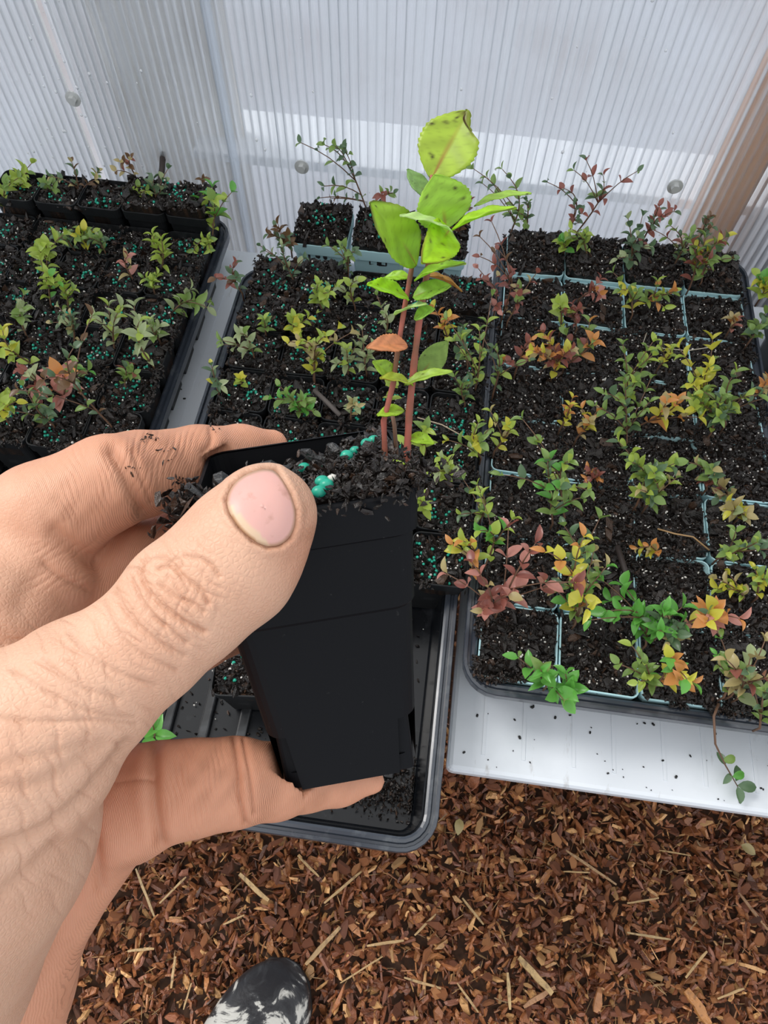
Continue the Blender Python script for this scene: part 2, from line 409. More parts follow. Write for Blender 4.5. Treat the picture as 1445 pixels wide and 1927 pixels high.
def pot_geo(a, H, taper, r, th=.0009, lip=.0012):
    b = a * (1 - taper)
    prof = [(a, .0)] and [(a - b + .002, 0), (a - b, .002), ((a - b) * .18 + lip, H - .012), (lip * .3, H - .0115), (0, H - .0005), (.0003, H), (th + .0004, H), (th + lip, H - .010), ((a - b) + th, .003)]
    v, f = sweep(a, a, r, prof, 4)
    K = 20; f.append(tuple(range(K))[::-1]); f.append(tuple(range((len(prof) - 1) * K, len(prof) * K)))
    return v, f
PH = .077; PB = .062
POTM = dict(black=mesh('pot', *pot_geo(.0264, PH, .26, .008), M_black), blue=mesh('pot', *pot_geo(.0342, PB, .2, .007), M_blue))
def variants(kind, a, lev, n, nch):
    out = []
    for i in range(n):
        s = RNG.uniform(0, 50); tx, ty = RNG.normal(0, .05, 2); l0 = lev + RNG.uniform(-.0025, .0025)
        am = .0026 if lev > PB + .009 and kind == 'blue' else .0018; dm = .006 if am > .002 else (.0015 if kind == 'blue' else 0)
        zf = lambda x, y, s=s, tx=tx, ty=ty, l0=l0, am=am, dm=dm, a=a: l0 + am * hnoise(x, y, s) + tx * x + ty * y - dm * (max(abs(x), abs(y)) / a) ** 4
        v, f, c = soil_geo(a, zf, nch)
        so = mesh('soil', v, f, M_soil, col=c)
        pe = mesh('perlite', *bits(a, zf, 60 if kind == 'blue' else 34, .0005, .0014), M_perl, True)
        be = mesh('fertilizer_beads', *bits(a, zf, int(RNG.uniform(6, 36)), .0013, .0017, ICO1, False, True), M_bead, True)
        out.append((so, pe, be))
    return out
VAR = dict(black=variants('black', .0250, PH - .006, 8, 420), blue=variants('blue', .0334, PB + .0002, 10, 800), heap=variants('blue', .0338, PB + .011, 4, 1100), bheap=variants('black', .0262, PH + .006, 4, 600))
POTS = []
ORD = ['first', 'second', 'third', 'fourth', 'fifth', 'sixth', 'seventh', 'eighth']
def pot(x, y, z, kind, where, beads=True, heap=False, name='potted_seedling', rz=None):
    t = empty(name, (x, y, z)); t.rotation_euler.z = random.uniform(-.03, .03) if rz is None else rz
    link('pot', POTM[kind], t)
    so, pe, be = random.choice(VAR[('heap' if kind == 'blue' else 'bheap') if heap else kind])
    R = Matrix.Rotation(math.pi / 2 * random.randrange(4), 4, 'Z')
    link('soil', so, t, mat4=R); link('perlite', pe, t, mat4=R, kind='stuff')
    if beads: link('fertilizer_beads', be, t, mat4=R, kind='stuff')
    POTS.append(dict(o=t, x=x, y=y, z=z, kind=kind, where=where, plants=[], beads=beads))
    return t
Z0 = TZ + .0042
# middle tray: 5 columns, rows from the back
PX = .0545
for r in range(7):
    for c in range(5):
        pot(-.2205 + .027 + c * PX, .6285 - .027 - r * PX, Z0, 'black', '%s row from the back, %s from left, middle tray' % (ORD[r], ORD[c]), heap=(r < 2 and c < 2) or (r == 0 and c > 3))
pot(-.2205 + .027 + 1 * PX + .012, .6285 - .027 - 8.2 * PX, Z0, 'black', 'standing alone in empty front end of middle tray', rz=.1)
# left tray
for r in range(7):
    for c in range(5):
        lift = .02 if r == 0 else 0
        pot(-.555 + .029 + c * .0535, .7165 - .029 - r * .0535, Z0 + lift, 'black', '%s row from the back, %s from left, left tray' % (ORD[r], ORD[c]), heap=(r == 0 and c > 2))
# right tray
for r in range(8):
    for c in range(4):
        pot(.0665 + .0348 + c * .0697, .7350 - .035 - r * .0700 , Z0 + (.003 if r == 0 else 0), 'blue', '%s row from the back, %s from left, right tray' % (ORD[r], ORD[c]), beads=False, heap=(r == 0))
# loose blue pots behind the middle tray
for c, w in enumerate(('leftmost', 'middle', 'rightmost')):
    pot(-.1565 + c * .071, .6985, TZ + .0003, 'blue', '%s of three standing on the bench behind middle tray' % w, heap=True, rz=0).scale = (.97, .97, 1.24)
# pots in the far right tray
for r in range(2):
    pot(.405, .60 - r * .06, Z0 + .004, 'black', '%s from the back in clear tray at right edge' % ORD[r], beads=False)

# ------------------------------------------------------------------ soil spilled over the pot rims
def spill(tray_o, xs, ys, z, x0, x1, y0, y1, dens, opened=(), thr=-.25, s0=.0009, s1=.0034):
    pts = []
    for x in xs:
        m = int((y1 - y0) * dens); pts.append(np.c_[RNG.normal(x, .0022, m), RNG.uniform(y0, y1, m)])
    for y in ys:
        m = int((x1 - x0) * dens); pts.append(np.c_[RNG.uniform(x0, x1, m), RNG.normal(y, .0022, m)])
    p = np.concatenate(pts); nz = np.sin(p[:, 0] * 91 + 1.3) * np.cos(p[:, 1] * 73 + .4) + .6 * np.sin(p[:, 0] * 187 + p[:, 1] * 151)
    k = nz > thr
    pw = to_px(np.c_[p, np.full(len(p), z)])
    for (a, b, c, d) in opened: k &= ~((pw[:, 0] > a) & (pw[:, 0] < c) & (pw[:, 1] > b) & (pw[:, 1] < d))
    p = p[k]; n = len(p); s = RNG.uniform(s0, s1, n); zz = z + RNG.uniform(-.0006, .0016, n)
    v, f, c = scatter(CH, np.c_[p, zz], s[:, None] * np.array([[1.1, .9, .8]]), rand_rot(n), soil_cols(n))
    loc = np.array(tray_o.location); link('spilled_soil', mesh('spilled_soil', v - loc, f, M_soil, col=c), tray_o, kind='stuff')
trays = {t.name: t for t in bpy.data.objects if t.name.startswith('seed_tray')}
gxs = [.0665 + .0697 * i for i in range(5)]; gys = [.735 - .07 * i for i in range(1, 9)]
spill(trays['seed_tray.002'], gxs, gys, Z0 + PB + .0006, .067, .344, .176, .734, 4200, ((940, 485, 1400, 620), (1270, 540, 1340, 700), (900, 860, 1000, 910), (1310, 930, 1445, 1080), (1040, 1130, 1075, 1290), (960, 1120, 1060, 1150), (900, 675, 970, 700), (890, 1285, 1260, 1345), (1180, 1180, 1220, 1240)), -.75)
mxs = [-.2205 + .0545 * i for i in range(6)]; mys = [.6285 - .0545 * i for i in range(1, 8)]
spill(trays['seed_tray'], mxs, mys, Z0 + PH + .0006, -.2205, .05, .247, .628, 2200, (), .10)
lxs = [-.555 + .002 + .0535 * i for i in range(6)]; lys = [.7165 - .002 - .0535 * i for i in range(2, 8)]
spill(trays['seed_tray.001'], lxs, lys, Z0 + PH + .0006, -.553, -.288, .343, .66, 2600, (), -.15)

# crumbs left on the floor of the empty end of the middle tray
n_ = 900; cl_ = RNG.random(n_) < .6
p_ = np.c_[RNG.uniform(-.22, .02, n_), .065 + RNG.random(n_) * .17]
p_[cl_] = np.c_[RNG.normal(.005, .020, cl_.sum()), RNG.normal(.085, .012, cl_.sum())]; p_[:, 0] = np.clip(p_[:, 0], -.222, .024); p_[:, 1] = np.clip(p_[:, 1], .060, .24)
s_ = RNG.uniform(.0006, .0032, n_); v, f, c = scatter(CH, np.c_[p_, TZ + .0035 + s_ * .3 + cl_ * RNG.uniform(0, .004, n_)], s_[:, None] * np.ones((1, 3)), rand_rot(n_), soil_cols(n_))
wt = RNG.random(n_) < 0
loc_ = np.array(trays['seed_tray'].location); link('spilled_crumbs', mesh('spilled_crumbs', v - loc_, f, M_soil, col=c), trays['seed_tray'], kind='stuff')
n_ = 60; p_ = np.c_[RNG.uniform(-.2, .02, n_), RNG.uniform(.065, .24, n_), np.full(n_, TZ + .006)]
v, f, _ = scatter([ICO0], p_, RNG.uniform(.0005, .0011, n_)[:, None] * np.ones((1, 3)), rand_rot(n_)); link('perlite', mesh('perlite', v - loc_, f, M_perl), trays['seed_tray'], kind='stuff')

# ------------------------------------------------------------------ seedlings
def leaf_grid(n, m, width, fold, curve, pw=1.0, serr=0, ns=9, asym=0):
    V = []; F = []; U = []
    for i in range(n + 1):
        t = i / n
        w = width * (math.sin(math.pi * min(1, max(0, t)) ** pw) ** .72) * .5
        for j in range(-m, m + 1):
            u = j / m
            ww = w
            if serr and abs(u) == 1: ww = w * (1 + serr * (((t * ns) % 1) - .3)) * (1 - .0)
            V.append((u * ww, t - (serr * .2 * width * 0), fold * abs(u) * ww * 2 - curve * (t - .35) ** 2 * 1.0 + 0 * asym)); U.append((t, u))
    K = 2 * m + 1
    for i in range(n):
        for j in range(K - 1): F.append((i * K + j, i * K + j + 1, (i + 1) * K + j + 1, (i + 1) * K + j))
    return V, F, U
LEAF = {}
for k, m_ in M_leafs.items():
    LEAF[k] = [mesh('leaf', *leaf_grid(5, 1, w, fo, cu, pw)[:2], m_, True) for (w, fo, cu, pw) in ((.52, .30, .30, .85), (.44, .42, .55, .9), (.62, .20, .15, .8))]
def plant(bx, by, tx, ty, pal, n=14, size=1.35, pd=None, zs=None, bush=0):
    n = int(n * 1.35 + 2); size = size * 1.08
    """seedling from pixel base to pixel tip, placed in real space above the soil plane"""
    zs = zs or (TZ + .081)
    B = PZ(bx, by, zs)
    best = None
    for h in np.arange(.005, .105, .004):
        T = PZ(tx, ty, zs + h); s = np.hypot(*(T - B)[:2]) + abs(h - .048) * .25
        if best is None or s < best[0]: best = (s, T)
    T = best[1]
    if T[1] > WY - .012: T[1] = WY - .012
    i = min(range(len(POTS)), key=lambda k: (POTS[k]['x'] - B[0]) ** 2 + (POTS[k]['y'] - B[1]) ** 2)
    POTS[i]['plants'].append((B, T, pal, n, size, bush))
src = '''
35 372 50 325 lllg 12 1.7|8 400 12 345 llg 8 1.7|90 385 85 345 ggd 12 1.4|150 378 135 305 bdt 9 1.1|185 352 184 322 gdt 5 1.1|262 345 255 278 brt 9 1.1|292 408 285 345 dddp 13 1.5
247 402 258 352 llg 11 1.4|385 365 386 332 bb 5 1.0|400 445 402 375 lGgl 14 1.8|395 452 365 470 llg 9 1.2|160 465 158 435 ygl 11 1.6|140 470 128 440 gd 6 1.3|198 475 190 448 pgd 7 1.3|88 515 86 462 lll 9 1.8|305 505 304 452 lll 9 1.7
95 572 92 518 llG 11 1.5|130 582 137 545 llg 9 1.2|250 525 240 482 krt 5 1.5|290 548 285 528 gll 12 1.2|320 592 390 568 ppgg 12 1.7|50 632 45 578 ggp 12 1.3|140 645 132 592 dtp 14 1.2|215 655 228 578 pppl 12 1.7
290 692 262 605 pplp 12 1.8|70 690 5 622 llyl 10 1.7|70 770 40 695 krp 12 1.3|118 760 115 705 kokk 6 2.4|100 800 78 742 dddg 16 1.3|208 800 138 655 bgbd 14 1.4|235 725 252 702 ggrd 12 1.3|15 795 20 742 yll 9 1.4|130 735 140 690 Gg 6 1.5|300 640 282 608 gp 6 1.4
456 552 443 495 rrbd 9 1.2|548 470 505 440 bbbdd 18 1.3|555 535 530 462 ddp 16 1.1|655 525 642 460 dgg 14 1.2|690 395 612 268 ddgg 22 1.5|700 392 742 352 ggdr 12 1.3|690 380 625 368 bd 8 .8|610 592 598 535 glll 16 1.4|668 578 672 528 pll 8 1.4
500 628 497 602 gl 4 1.4|478 672 452 628 ppg 11 1.5|560 632 553 598 lyl 9 1.4|592 715 612 632 yllt 12 1.5|590 712 565 640 lytl 10 1.4|655 702 652 658 ppl 10 1.4|690 702 700 655 ppp 10 1.4|568 778 540 742 gGg 16 1.3|560 775 580 760 gG 10 1.2
660 785 664 758 tp 7 1.1|412 742 398 688 ydpd 8 1.2|455 725 452 712 yl 4 1.1|845 640 842 598 oyo 6 1.5|880 690 868 628 gdg 10 1.4|895 730 902 622 lggl 16 1.3|875 760 872 720 ggd 9 1.2|828 905 832 862 lllp 12 1.3|800 852 802 808 lgl 8 1.5|795 960 790 940 ll 4 1.4
868 445 866 372 bbr 10 1.4|720 650 725 590 gp 8 1.3|735 760 740 720 l 4 1.2|760 480 750 440 gd 5 1.3
962 435 945 318 dggd 16 1.4|990 430 990 372 dgd 14 1.0|1072 435 1062 340 rdrd 14 1.2|1085 438 1135 325 rgdr 16 1.3|1062 472 1055 455 llG 8 1.5|1105 480 1102 440 lgl 10 1.3|1188 505 1182 412 dddp 18 1.5|1200 470 1240 388 rrdr 16 1.3
1268 500 1262 425 dgr 16 1.2|1298 540 1300 450 gyrdg 24 1.6|1320 530 1340 470 gdb 14 1.4|1312 470 1336 405 ddb 9 1.1|945 595 938 470 rrbr 14 1.1|930 590 905 525 rkr 10 1.0|955 605 972 540 rtgr 14 1.2|1055 620 1050 572 lly 5 1.7|1090 562 1128 552 rork 7 1.4
1085 618 1066 585 rrb 9 1.1|1190 592 1168 545 gyg 9 1.4|1200 565 1268 548 lglo 12 1.5|1430 562 1440 530 llyG 12 1.8|1372 622 1378 598 tok 6 1.3|1410 642 1436 612 ddg 10 1.6|1040 705 1035 640 orytr 26 1.4|1062 690 1118 640 ggro 10 1.7|928 740 930 655 gdgl 12 1.2
1178 765 1172 648 lglg 20 1.3|1180 832 1176 710 ggdg 24 1.3|1240 690 1262 658 yll 6 1.1|1325 790 1335 690 ylyg 26 1.6|1338 815 1310 750 gdgl 26 1.3|1365 800 1385 700 glgd 18 1.4|1205 800 1275 755 ooyt 12 1.7|1425 740 1445 712 oot 8 1.4|1055 805 1072 762 yyo 8 1.1
1085 825 1108 792 toyt 12 1.3|905 862 900 795 lgyg 16 1.4|930 850 958 800 lyt 8 1.2|1040 985 1030 868 dGgg 16 1.5|1062 975 1072 868 gGgl 14 1.5|1130 905 1110 888 rbo 10 1.0|1198 950 1190 870 lgld 26 1.5|1215 955 1230 900 ltg 16 1.3|1330 920 1295 870 ggtd 10 1.4|1372 935 1325 905 tdr 9 1.3
1390 975 1375 952 ttyp 12 1.5|905 975 898 912 gld 9 1.2|915 1060 903 998 lGl 9 1.4|885 1080 872 1018 toyl 8 1.7|915 1155 888 1058 rkrt 16 1.6|935 1155 1008 1022 kkrkr 16 1.7|1072 1085 1062 990 dgdg 12 1.5|1085 1165 1098 1010 yoyo 12 1.5|1082 1175 1060 1100 gGdt 20 1.3
1240 1040 1200 1032 yto 7 1.1|1350 1052 1425 1020 ggld 14 1.3|1400 1125 1350 1108 yytl 9 1.3|1425 1125 1440 1090 gyl 8 1.3|1215 1215 1140 1150 GGG 18 1.7|1235 1200 1250 1150 GGdG 18 1.6|1282 1178 1345 1150 oyko 10 1.9|1232 1292 1262 1238 oyoG 14 1.5|1225 1290 1215 1250 glg 14 1.3
1255 1215 1275 1180 dtd 14 1.3|1028 1292 1018 1262 GGg 10 1.7|1050 1298 1068 1300 GG 7 1.7|1362 1312 1350 1232 gGd 12 1.2|1388 1315 1412 1238 ttpr 14 1.6|1375 1310 1370 1262 tgt 8 1.3|285 1385 285 1355 GG 3 1.8|970 700 1000 640 orr 8 1.3|1430 1370 1440 1300 dg 6 1.2
'''
for ln in src.strip().splitlines():
    for it in ln.split('|'):
        a = it.split()
        plant(float(a[0]), float(a[1]), float(a[2]), float(a[3]), a[4], int(a[5]), float(a[6]))
def build_stem(B, T, pal, n, size, parent, inv):
    B = Vector(B); T = Vector(T); L = (T - B).length
    side = Vector((random.uniform(-1, 1), random.uniform(-1, 1), .3)) * L * .16
    B0 = B - Vector((0, 0, .012))
    path = []
    for i in range(8):
        t = i / 7; p = B.lerp(T, t) + side * math.sin(math.pi * t); p = Vector(p) + Vector((0, 0, L * .10 * math.sin(math.pi * t))); path.append(p)
    full = [inv @ B0] + [inv @ p for p in path]
    parts = [tube(full, [.0010] * 3 + [.0009, .0008, .0007, .0006, .0005, .0004], 5)]
    paths = [path]
    nb = 0 if n < 9 else (1 if n < 14 else (2 if n < 19 else (3 if n < 26 else 4)))
    for b in range(nb):
        k = random.choice((1, 2, 3)); s = path[k]; ax = (T - B)
        e = s + ax * random.uniform(.40, .68) + Vector((random.uniform(-1, 1), random.uniform(-1, 1), 0)).normalized() * L * random.uniform(.28, .55)
        e.y = min(e.y, WY - .014)
        bp = [s.lerp(e, q / 4) + Vector((0, 0, .12 * L * math.sin(math.pi * q / 4) * .5)) for q in range(5)]
        parts.append(tube([inv @ p for p in bp], [.0007, .0006, .0005, .0005, .0004], 5)); paths.append(bp)
    v, f = join(*parts)
    st = link('stem', mesh('stem', v, f, M_twig, True), parent)
    per = [max(3, int(n * (1.35 if i == 0 else .75) / (1 + .5 * nb))) for i in range(len(paths))]
    for path_, cnt in zip(paths, per):
        pairs = max(2, (cnt + 1) // 2); ang = random.uniform(0, 6.28); m = len(path_) - 1
        for q in range(pairs):
            t = .12 + .88 * q / (pairs - 1) if pairs > 1 else 1
            x = t * m; i0 = min(int(x), m - 1); p = path_[i0].lerp(path_[i0 + 1], x - i0)
            d = (path_[i0 + 1] - path_[i0]).normalized(); ang += 1.57 + random.uniform(-.4, .4)
            side1 = d.orthogonal().normalized(); side1.rotate(Quaternion(d, ang))
            for sgn in ((1, -1) if q < pairs - 1 or cnt % 2 == 0 else (1, -1)):
                upk = .25 + .75 * t * random.uniform(.5, 1.2)
                dirn = (side1 * sgn + d * upk + Vector((0, 0, .15))).normalized()
                nrm = (d + Vector((0, 0, .8)) - side1 * sgn * .6).normalized()
                xx = dirn.cross(nrm).normalized(); zz = xx.cross(dirn).normalized()
                s = size * .01 * random.uniform(.72, 1.08) * (1 - .25 * t if q > pairs * .6 else .9)
                Rm = Matrix((xx, dirn, zz)).transposed().to_4x4()
                Wm = Matrix.Translation(p) @ Rm @ Matrix.Diagonal((s * random.uniform(.85, 1.15), s, s, 1))
                tip = Wm @ Vector((0, 1, 0))
                if tip.y > WY - .003: continue
                k = pal[min(len(pal) - 1, int(random.random() * len(pal)))]
                link('leaf', random.choice(LEAF[k]), st, mat4=inv @ Wm)
bpy.context.view_layer.update()
COLW = dict(g='green', l='lime green', G='bright green', d='dark green', p='pale green', y='yellow', r='red-bronze', k='pink', o='orange', b='brown', t='tan')
for P_ in POTS:
    o = P_['o']; inv = (Matrix.Translation(o.location) @ o.rotation_euler.to_matrix().to_4x4() @ Matrix.Diagonal((*o.scale, 1))).inverted()
    if P_['plants']:
        ks = ''.join(q[2] for q in P_['plants']); main = max(set(ks), key=ks.count)
        for (B, T, pal, n, size, bush) in P_['plants']: build_stem(B, T, pal, n, size, o, inv)
        lab = '%s pot, %s-leaved seedling, %s' % (P_['kind'], COLW[main].replace(' ', '-'), P_['where'])
    else:
        o.name = 'soil_filled_pot'
        lab = '%s pot of bare soil, %s' % (P_['kind'], P_['where'])
    g = 'black pots in the seed trays' if P_['kind'] == 'black' else ('blue pots in the right tray' if 'right tray' in P_['where'] else 'blue pots behind the middle tray')
    tag(o, lab, 'potted plant' if P_['plants'] else 'plant pot', g)
# one long shoot trailing over the front of the right tray (belongs to a front-row pot)
fp = min(POTS, key=lambda q: (q['x'] - float(PZ(1385, 1330, .476)[0])) ** 2 + (q['y'] - .19) ** 2)
o = fp['o']; inv = (Matrix.Translation(o.location) @ o.rotation_euler.to_matrix().to_4x4()).inverted()
pts = [PZ(1352, 1325, .474), PZ(1343, 1348, .482), PZ(1346, 1400, .462), PZ(1365, 1440, .43), PZ(1388, 1480, .408)]
st = link('stem', mesh('stem', *tube([inv @ Vector(p) for p in pts], [.0012, .0011, .0009, .0007, .0005], 5), M_twig, True), o)
for (px, py, z, ex, ey, k) in ((1365, 1440, .43, 1350, 1415, 'd'), (1360, 1432, .435, 1385, 1425, 'g'), (1375, 1455, .42, 1362, 1475, 'd'), (1378, 1462, .415, 1402, 1455, 'G'), (1388, 1478, .408, 1425, 1482, 'd'), (1388, 1480, .408, 1395, 1512, 'd'), (1385, 1470, .41, 1388, 1440, 'd')):
    B = Vector(PZ(px, py, z)); E_ = Vector(PZ(ex, ey, z - .002)); d = E_ - B; s = d.length * 1.05; dn = d.normalized(); zz = Vector((0, -.2, 1)).cross(dn).cross(dn) * -1
    xx = dn.cross(Vector((0, -.2, 1))).normalized(); zz = xx.cross(dn)
    link('leaf', LEAF[k][0], st, mat4=inv @ (Matrix.Translation(B) @ Matrix((xx, dn, zz)).transposed().to_4x4() @ Matrix.Diagonal((s, s, s, 1))))

# loose twigs and bark lying on the soil of the trays
def twig(pxs, z, r, label, m=M_twig, name='twig'):
    pts = [PZ(x, y, z) + np.array([0, 0, .0 + dz]) for x, y, dz in pxs]; c = pts[0]
    return tag(link(name, mesh(name, *tube([p - c for p in pts], r, 6), m, True), loc=c), label, name.replace('_', ' '))
twig([(1215, 630, .003), (1206, 655, .005), (1225, 662, .007), (1290, 667, .006), (1346, 655, .003)], TZ + .083, .0005, 'thin pale curved root lying on soil in right tray, upper half', mat('pale_root', (.5, .45, .35), .6), 'root')
twig([(1235, 998, .003), (1265, 1010, .006), (1300, 1015, .005), (1332, 1038, .003)], TZ + .083, .0008, 'forked tan twig lying on the soil beside orange seedlings, right tray', mat('tan_twig', (.36, .22, .1), .6))
twig([(1160, 1030, .002), (1172, 1070, .003), (1185, 1108, .002)], TZ + .081, .0028, 'dark bark stick lying on soil in the middle of the right tray', mat('dark_bark', (.03, .02, .017), .6), 'bark_stick')
twig([(592, 738, .003), (615, 762, .005), (640, 785, .003)], TZ + .078, .0026, 'grey weathered bark stick lying across pots of the middle tray', mat('grey_bark', (.12, .10, .09), .6), 'bark_stick')
twig([(305, 372, .012), (313, 345, .02), (318, 326, .028)], TZ + .095, .0035, 'dark bark stick poking up from the back row of left tray', mat('dark_bark', (.03, .02, .017), .6), 'bark_stick')
twig([(785, 790, .004), (830, 808, .008), (880, 838, .010)], TZ + .078, .0007, 'thin pale twig bridging the middle tray rim towards right tray', mat('pale_root', (.45, .36, .26), .6))

# ================================================================== BARK MULCH
def chip_variants(n, long=False):
    out = []
    for _ in range(n):
        k = RNG.integers(5, 8); t = np.sort(RNG.uniform(0, 2 * np.pi, k)) if False else np.linspace(0, 2 * np.pi, k, endpoint=False) + RNG.uniform(-.3, .3, k)
        r = RNG.uniform(.65, 1.1, k); w = RNG.uniform(.32, .75); x = np.cos(t) * r; y = np.sin(t) * r * w; bend = RNG.uniform(-.35, .35); h = RNG.uniform(.10, .2)
        zb = bend * x * x
        V = np.r_[np.c_[x, y, zb - h + RNG.uniform(-.05, .05, k)], np.c_[x * .9, y * .88, zb + h + RNG.uniform(-.06, .06, k)]]
        F = [tuple(range(k))[::-1], tuple(range(k, 2 * k))] + [(i, (i + 1) % k, k + (i + 1) % k, k + i) for i in range(k)]
        out.append((V, F))
    return out
CHIP = chip_variants(24)
def bark_cols(n):
    base = np.array([(.16, .06, .028), (.11, .04, .02), (.21, .085, .035), (.07, .03, .018), (.28, .13, .055), (.17, .075, .05), (.42, .25, .11)])
    i = RNG.choice(len(base), n, p=[.24, .17, .19, .08, .15, .06, .11]); return base[i] * np.array([1.75, 1.62, 1.5]) * RNG.uniform(.75, 1.25, (n, 1))
n = 26000
pos = np.stack([RNG.uniform(-.55, .75, n), RNG.uniform(-.34, .50, n), RNG.uniform(.001, .024, n)], 1)
keep = (pos[:, 1] < .22) | (RNG.random(n) < .3); pos = pos[keep]; n = len(pos)
s = RNG.uniform(.0042, .011, n); S3 = s[:, None] * np.c_[RNG.uniform(.8, 1.7, n), RNG.uniform(.55, 1.2, n), np.ones(n)]
v, f, c = scatter(CHIP, pos, S3, rand_rot(n, .42), bark_cols(n))
link('bark_mulch', mesh('bark_mulch', v, f, M_bark, col=c), floor, kind='stuff')
# fine splinters
n = 7000
pos = np.stack([RNG.uniform(-.6, .7, n), RNG.uniform(-.4, .4, n), RNG.uniform(.01, .027, n)], 1)
S3 = np.c_[RNG.uniform(.005, .014, n), RNG.uniform(.0006, .0016, n), RNG.uniform(.003, .006, n)]
cc = np.where(RNG.random((n, 1)) < .3, np.array([[.42, .26, .12]]), bark_cols(n)) * RNG.uniform(.6, 1.1, (n, 1))
v, f, c = scatter(CHIP, pos, S3, rand_rot(n, .2), cc)
link('bark_splinters', mesh('bark_splinters', v, f, M_bark, col=c), floor, kind='stuff')
# top layer of chips one by one
chipmesh = []
for i in range(40):
    V, F = CHIP[i % 24]; col = bark_cols(1)[0] * 1.15
    chipmesh.append(mesh('bark_chip', np.array(V) * np.array([1, RNG.uniform(.6, 1.1), 1]), [list(q) for q in F], M_bark, col=np.repeat(col[None], len(V), 0)))
k = 0
while k < 290:
    px, py = random.uniform(90, 1445), random.uniform(1460, 1927)
    p = PZ(px, py, .024)
    if -.20 < p[0] < -.02 and p[1] < -.10: continue
    s = random.uniform(.0080, .0140)
    R = Matrix([list(r) for r in rand_rot(1, .25)[0]]).to_4x4()
    link('bark_chip', chipmesh[k % 40], floor, mat4=Matrix.Translation((p[0], p[1], .024 + .003 * random.random())) @ R @ Matrix.Scale(s, 4)); k += 1
# pale sticks lying on the mulch
def stick(a, b, w, col, label, th=.35, z=.030, name='wood_splinter', cat='wood splinter', group=None):
    A = PZ(*a, z); B = PZ(*b, z); d = B - A; L = np.linalg.norm(d); d /= L; sd = np.cross([0, 0, 1], d)
    wv = w / 1000 / 2; V = []; F = []
    N = 6
    for i in range(N):
        t = i / (N - 1); ww = wv * (1 - .35 * abs(2 * t - 1) ** 3) * random.uniform(.82, 1.1)
        q = d * L * t + sd * random.uniform(-.15, .15) * wv + np.array([0, 0, random.uniform(-.3, .3) * wv])
        for sx_, sz_ in ((-1, -1), (1, -1), (.85, 1), (-.85, 1)): V.append(q + sd * ww * sx_ + np.array([0, 0, ww * th * sz_]))
    for i in range(N - 1):
        for k in range(4): F.append((i * 4 + k, i * 4 + (k + 1) % 4, (i + 1) * 4 + (k + 1) % 4, (i + 1) * 4 + k))
    F += [(3, 2, 1, 0), tuple((N - 1) * 4 + k for k in range(4))]
    c = np.array(col)[None] * RNG.uniform(.8, 1.15, (len(V), 1))
    return tag(link(name, mesh(name, V, F, M_bark, col=c), loc=A), label, cat, group)
stick((976, 1802), (1040, 1870), 9, (.58, .38, .16), 'broad pale yellow wood splinter on mulch, below centre right')
stick((1292, 1862), (1335, 1927), 13, (.50, .22, .07), 'thick orange wood splinter at the bottom edge, right side')
stick((1065, 1600), (1160, 1665), 4, (.45, .27, .13), 'long thin tan splinter on the mulch below the white bench edge')
stick((985, 1895), (1045, 1858), 6, (.40, .20, .09), 'brown splinter crossing the broad pale yellow one')
stick((575, 1815), (640, 1745), 6, (.46, .29, .13), 'tan splinter leaning away from the tip of the black shoe')
stick((450, 1645), (505, 1695), 7, (.55, .36, .16), 'pale splinter on mulch under the overhanging middle tray')
stick((255, 1635), (290, 1725), 4, (.45, .30, .14), 'long thin tan splinter on mulch right of the wrist')
stick((1130, 1860), (1120, 1905), 9, (.42, .18, .07), 'upright reddish splinter between the yellow and orange ones')
stick((955, 1830), (960, 1900), 5, (.58, .40, .18), 'narrow pale splinter left of broad yellow splinter')
stick((1180, 1755), (1262, 1768), 3, (.50, .34, .16), 'thin straw coloured splinter at mid right of mulch')
stick((1390, 1680), (1445, 1750), 4, (.36, .19, .09), 'long brown splinter on mulch at right edge')
G_ = [(300, 1700, 350, 1650, 'nearest the wrist, tilting up to the right'), (610, 1700, 680, 1640, 'below the overhanging tray corner'), (640, 1850, 720, 1800, 'just right of the black shoe'), (780, 1760, 820, 1720, 'short, in the middle of the mulch'), (330, 1800, 322, 1860, 'upright, up left of the shoe'), (240, 1790, 290, 1785, 'lying level, right of the hand heel'), (420, 1740, 460, 1722, 'short, above the shoe toe'), (1240, 1600, 1300, 1610, 'in shade below the bench edge at right'), (760, 1840, 830, 1860, 'falling to the right, right of the shoe'), (1330, 1790, 1290, 1840, 'above the thick orange splinter'),
      (870, 1690, 910, 1740, 'falling to the right, below the bench corner'), (1060, 1640, 1110, 1642, 'level, just under the long tan splinter'), (690, 1780, 760, 1770, 'nearly level, up right of the shoe'), (860, 1850, 900, 1905, 'steep, near the bottom edge centre'), (1180, 1700, 1240, 1690, 'level, in the right half of the mulch'), (560, 1610, 600, 1650, 'right under the middle tray front rim'), (345, 1900, 360, 1850, 'steep, directly left of the shoe'), (1350, 1880, 1400, 1860, 'right of the thick orange splinter')]
for a in G_:
    stick(a[:2], a[2:4], random.uniform(2.0, 3.8), (.50, .32, .14), 'thin straw-coloured splinter on mulch, ' + a[4], group='thin straw splinters on the mulch')
